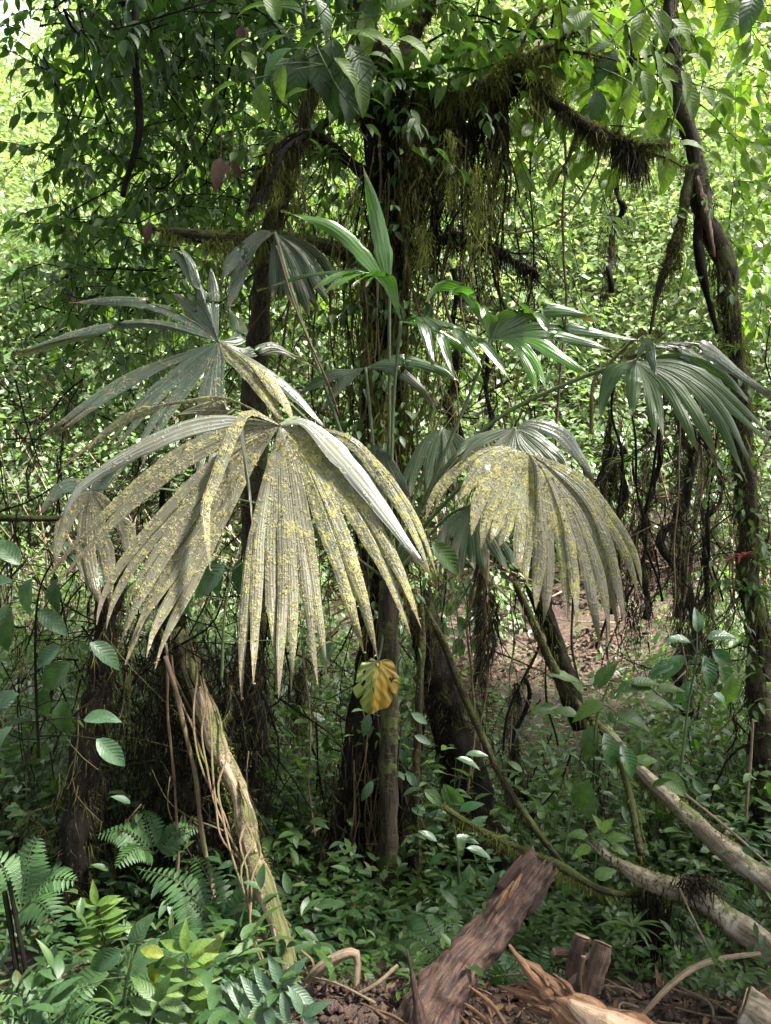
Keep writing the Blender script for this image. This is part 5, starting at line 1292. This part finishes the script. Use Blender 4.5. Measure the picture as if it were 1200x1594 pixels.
B = []
for (x, y, L_, wd) in [(250, 960, 330, 26), (290, 1010, 300, 22), (330, 1090, 250, 20), (372, 1000, 260, 18), (165, 980, 420, 20), (130, 1140, 330, 22), (215, 1020, 260, 18), (400, 1060, 120, 12), (520, 1180, 260, 12), (640, 1180, 260, 14), (985, 760, 240, 12), (1060, 700, 300, 14), (1010, 1170, 130, 14), (930, 1150, 120, 16), (760, 900, 120, 8)]:
    for k in range(int(L_ * 1.7)):
        B.append(tuple(at(x + R.gauss(0, wd) , y + L_ * R.random() ** .8, R.uniform(4.1, 4.6) if x < 900 else R.uniform(4.6, 6.8))))
mk('hanging_dead_shade_moss', strands(np.array(B), np.full(len(B), .13), .009, jit=.4), M['moss_dark'], kind='stuff')  # dark hanging moss, partly added to darken the lower left

# ------------------------------------------------------------------ unseen crowns added above the frame to shade the clearing
def crown(parent, x0, x1, y0, y1, z0, z1, n, size=.24):
    L = Leaves(); k = 0
    while k < n:
        x, y = R.uniform(x0, x1), R.uniform(y0, y1)
        g = mnoise.noise(Vector((x * .55, y * .55, 1.7))) * .5 + .5
        hx, hy = x - SUN_GAP[0], y - SUN_GAP[1]
        open_ = math.exp(-(hx * hx + hy * hy) / SUN_GAP[2] ** 2)
        if R.random() < open_ or g < .34: continue
        k += 1
        L.twig((x, y, R.uniform(z0, z1)), (R.gauss(0, 1), R.gauss(0, 1), -.2), .8, 8, size, droop=.4, flat=.35)
    return mk('crown', L.geo('tiny'), M['leaf_mid'], parent, kind='stuff')
SUN_GAP = (3.6, 1.9, 2.8)  # opening shaped in the crowns to let sun onto the palm
crown(ct, -8, 3, 1.5, 7.0, 7.2, 9.5, 2100)
crown(rt, 2, 9, 1.5, 7.5, 7.5, 9.8, 1350)
kt = thing('shade_tree', 'tall unseen tree added behind the viewer to shade the clearing', 'tree', (-2.5, -4, ground_z(-2.5, -4)))
mk('trunk', tube([(-2.5, -4, 0), (-2.4, -3.8, 4), (-2.0, -3.4, 8)], [.3, .22, .12], seg=16, n=30, rough=.2), M['bark_mossy'], kt)
crown(kt, -9, 9, -7, 1.5, 6.8, 9.5, 3500)
# unseen trees added beside and behind the viewer to block side light
for (x, y, r, lab) in [(-3.4, 2.4, 1.2, 'unseen leafy tree added outside the left edge to darken the clearing'), (-4.6, 4.6, 1.3, 'unseen leafy tree added left of the clearing to block side light'), (3.6, 2.0, 1.2, 'unseen leafy tree added outside the right edge to darken the clearing'), (-1.8, -1.6, 1.2, 'unseen leafy tree added for shade close behind the viewer on the left'), (2.2, -2.2, 1.2, 'unseen leafy tree added for shade close behind the viewer on the right')]:
    t = thing('side_shade_tree', lab, 'tree', (x, y, ground_z(x, y)))
    mk('trunk', tube([(x, y, ground_z(x, y)), (x + .1, y, 2.5), (x, y + .1, 5.5)], [.1, .08, .04], seg=10, n=20, rough=.3), M['bark_mossy'], t)
    L = Leaves()
    for _ in range(420):
        L.twig((x + R.gauss(0, r * .4), y + R.gauss(0, r * .4), R.uniform(.6, 5.5)), rv(1), .6, 8, .18, droop=.4, flat=.35)
    mk('crown', L.geo('tiny'), M['leaf_mid'], t, kind='stuff')
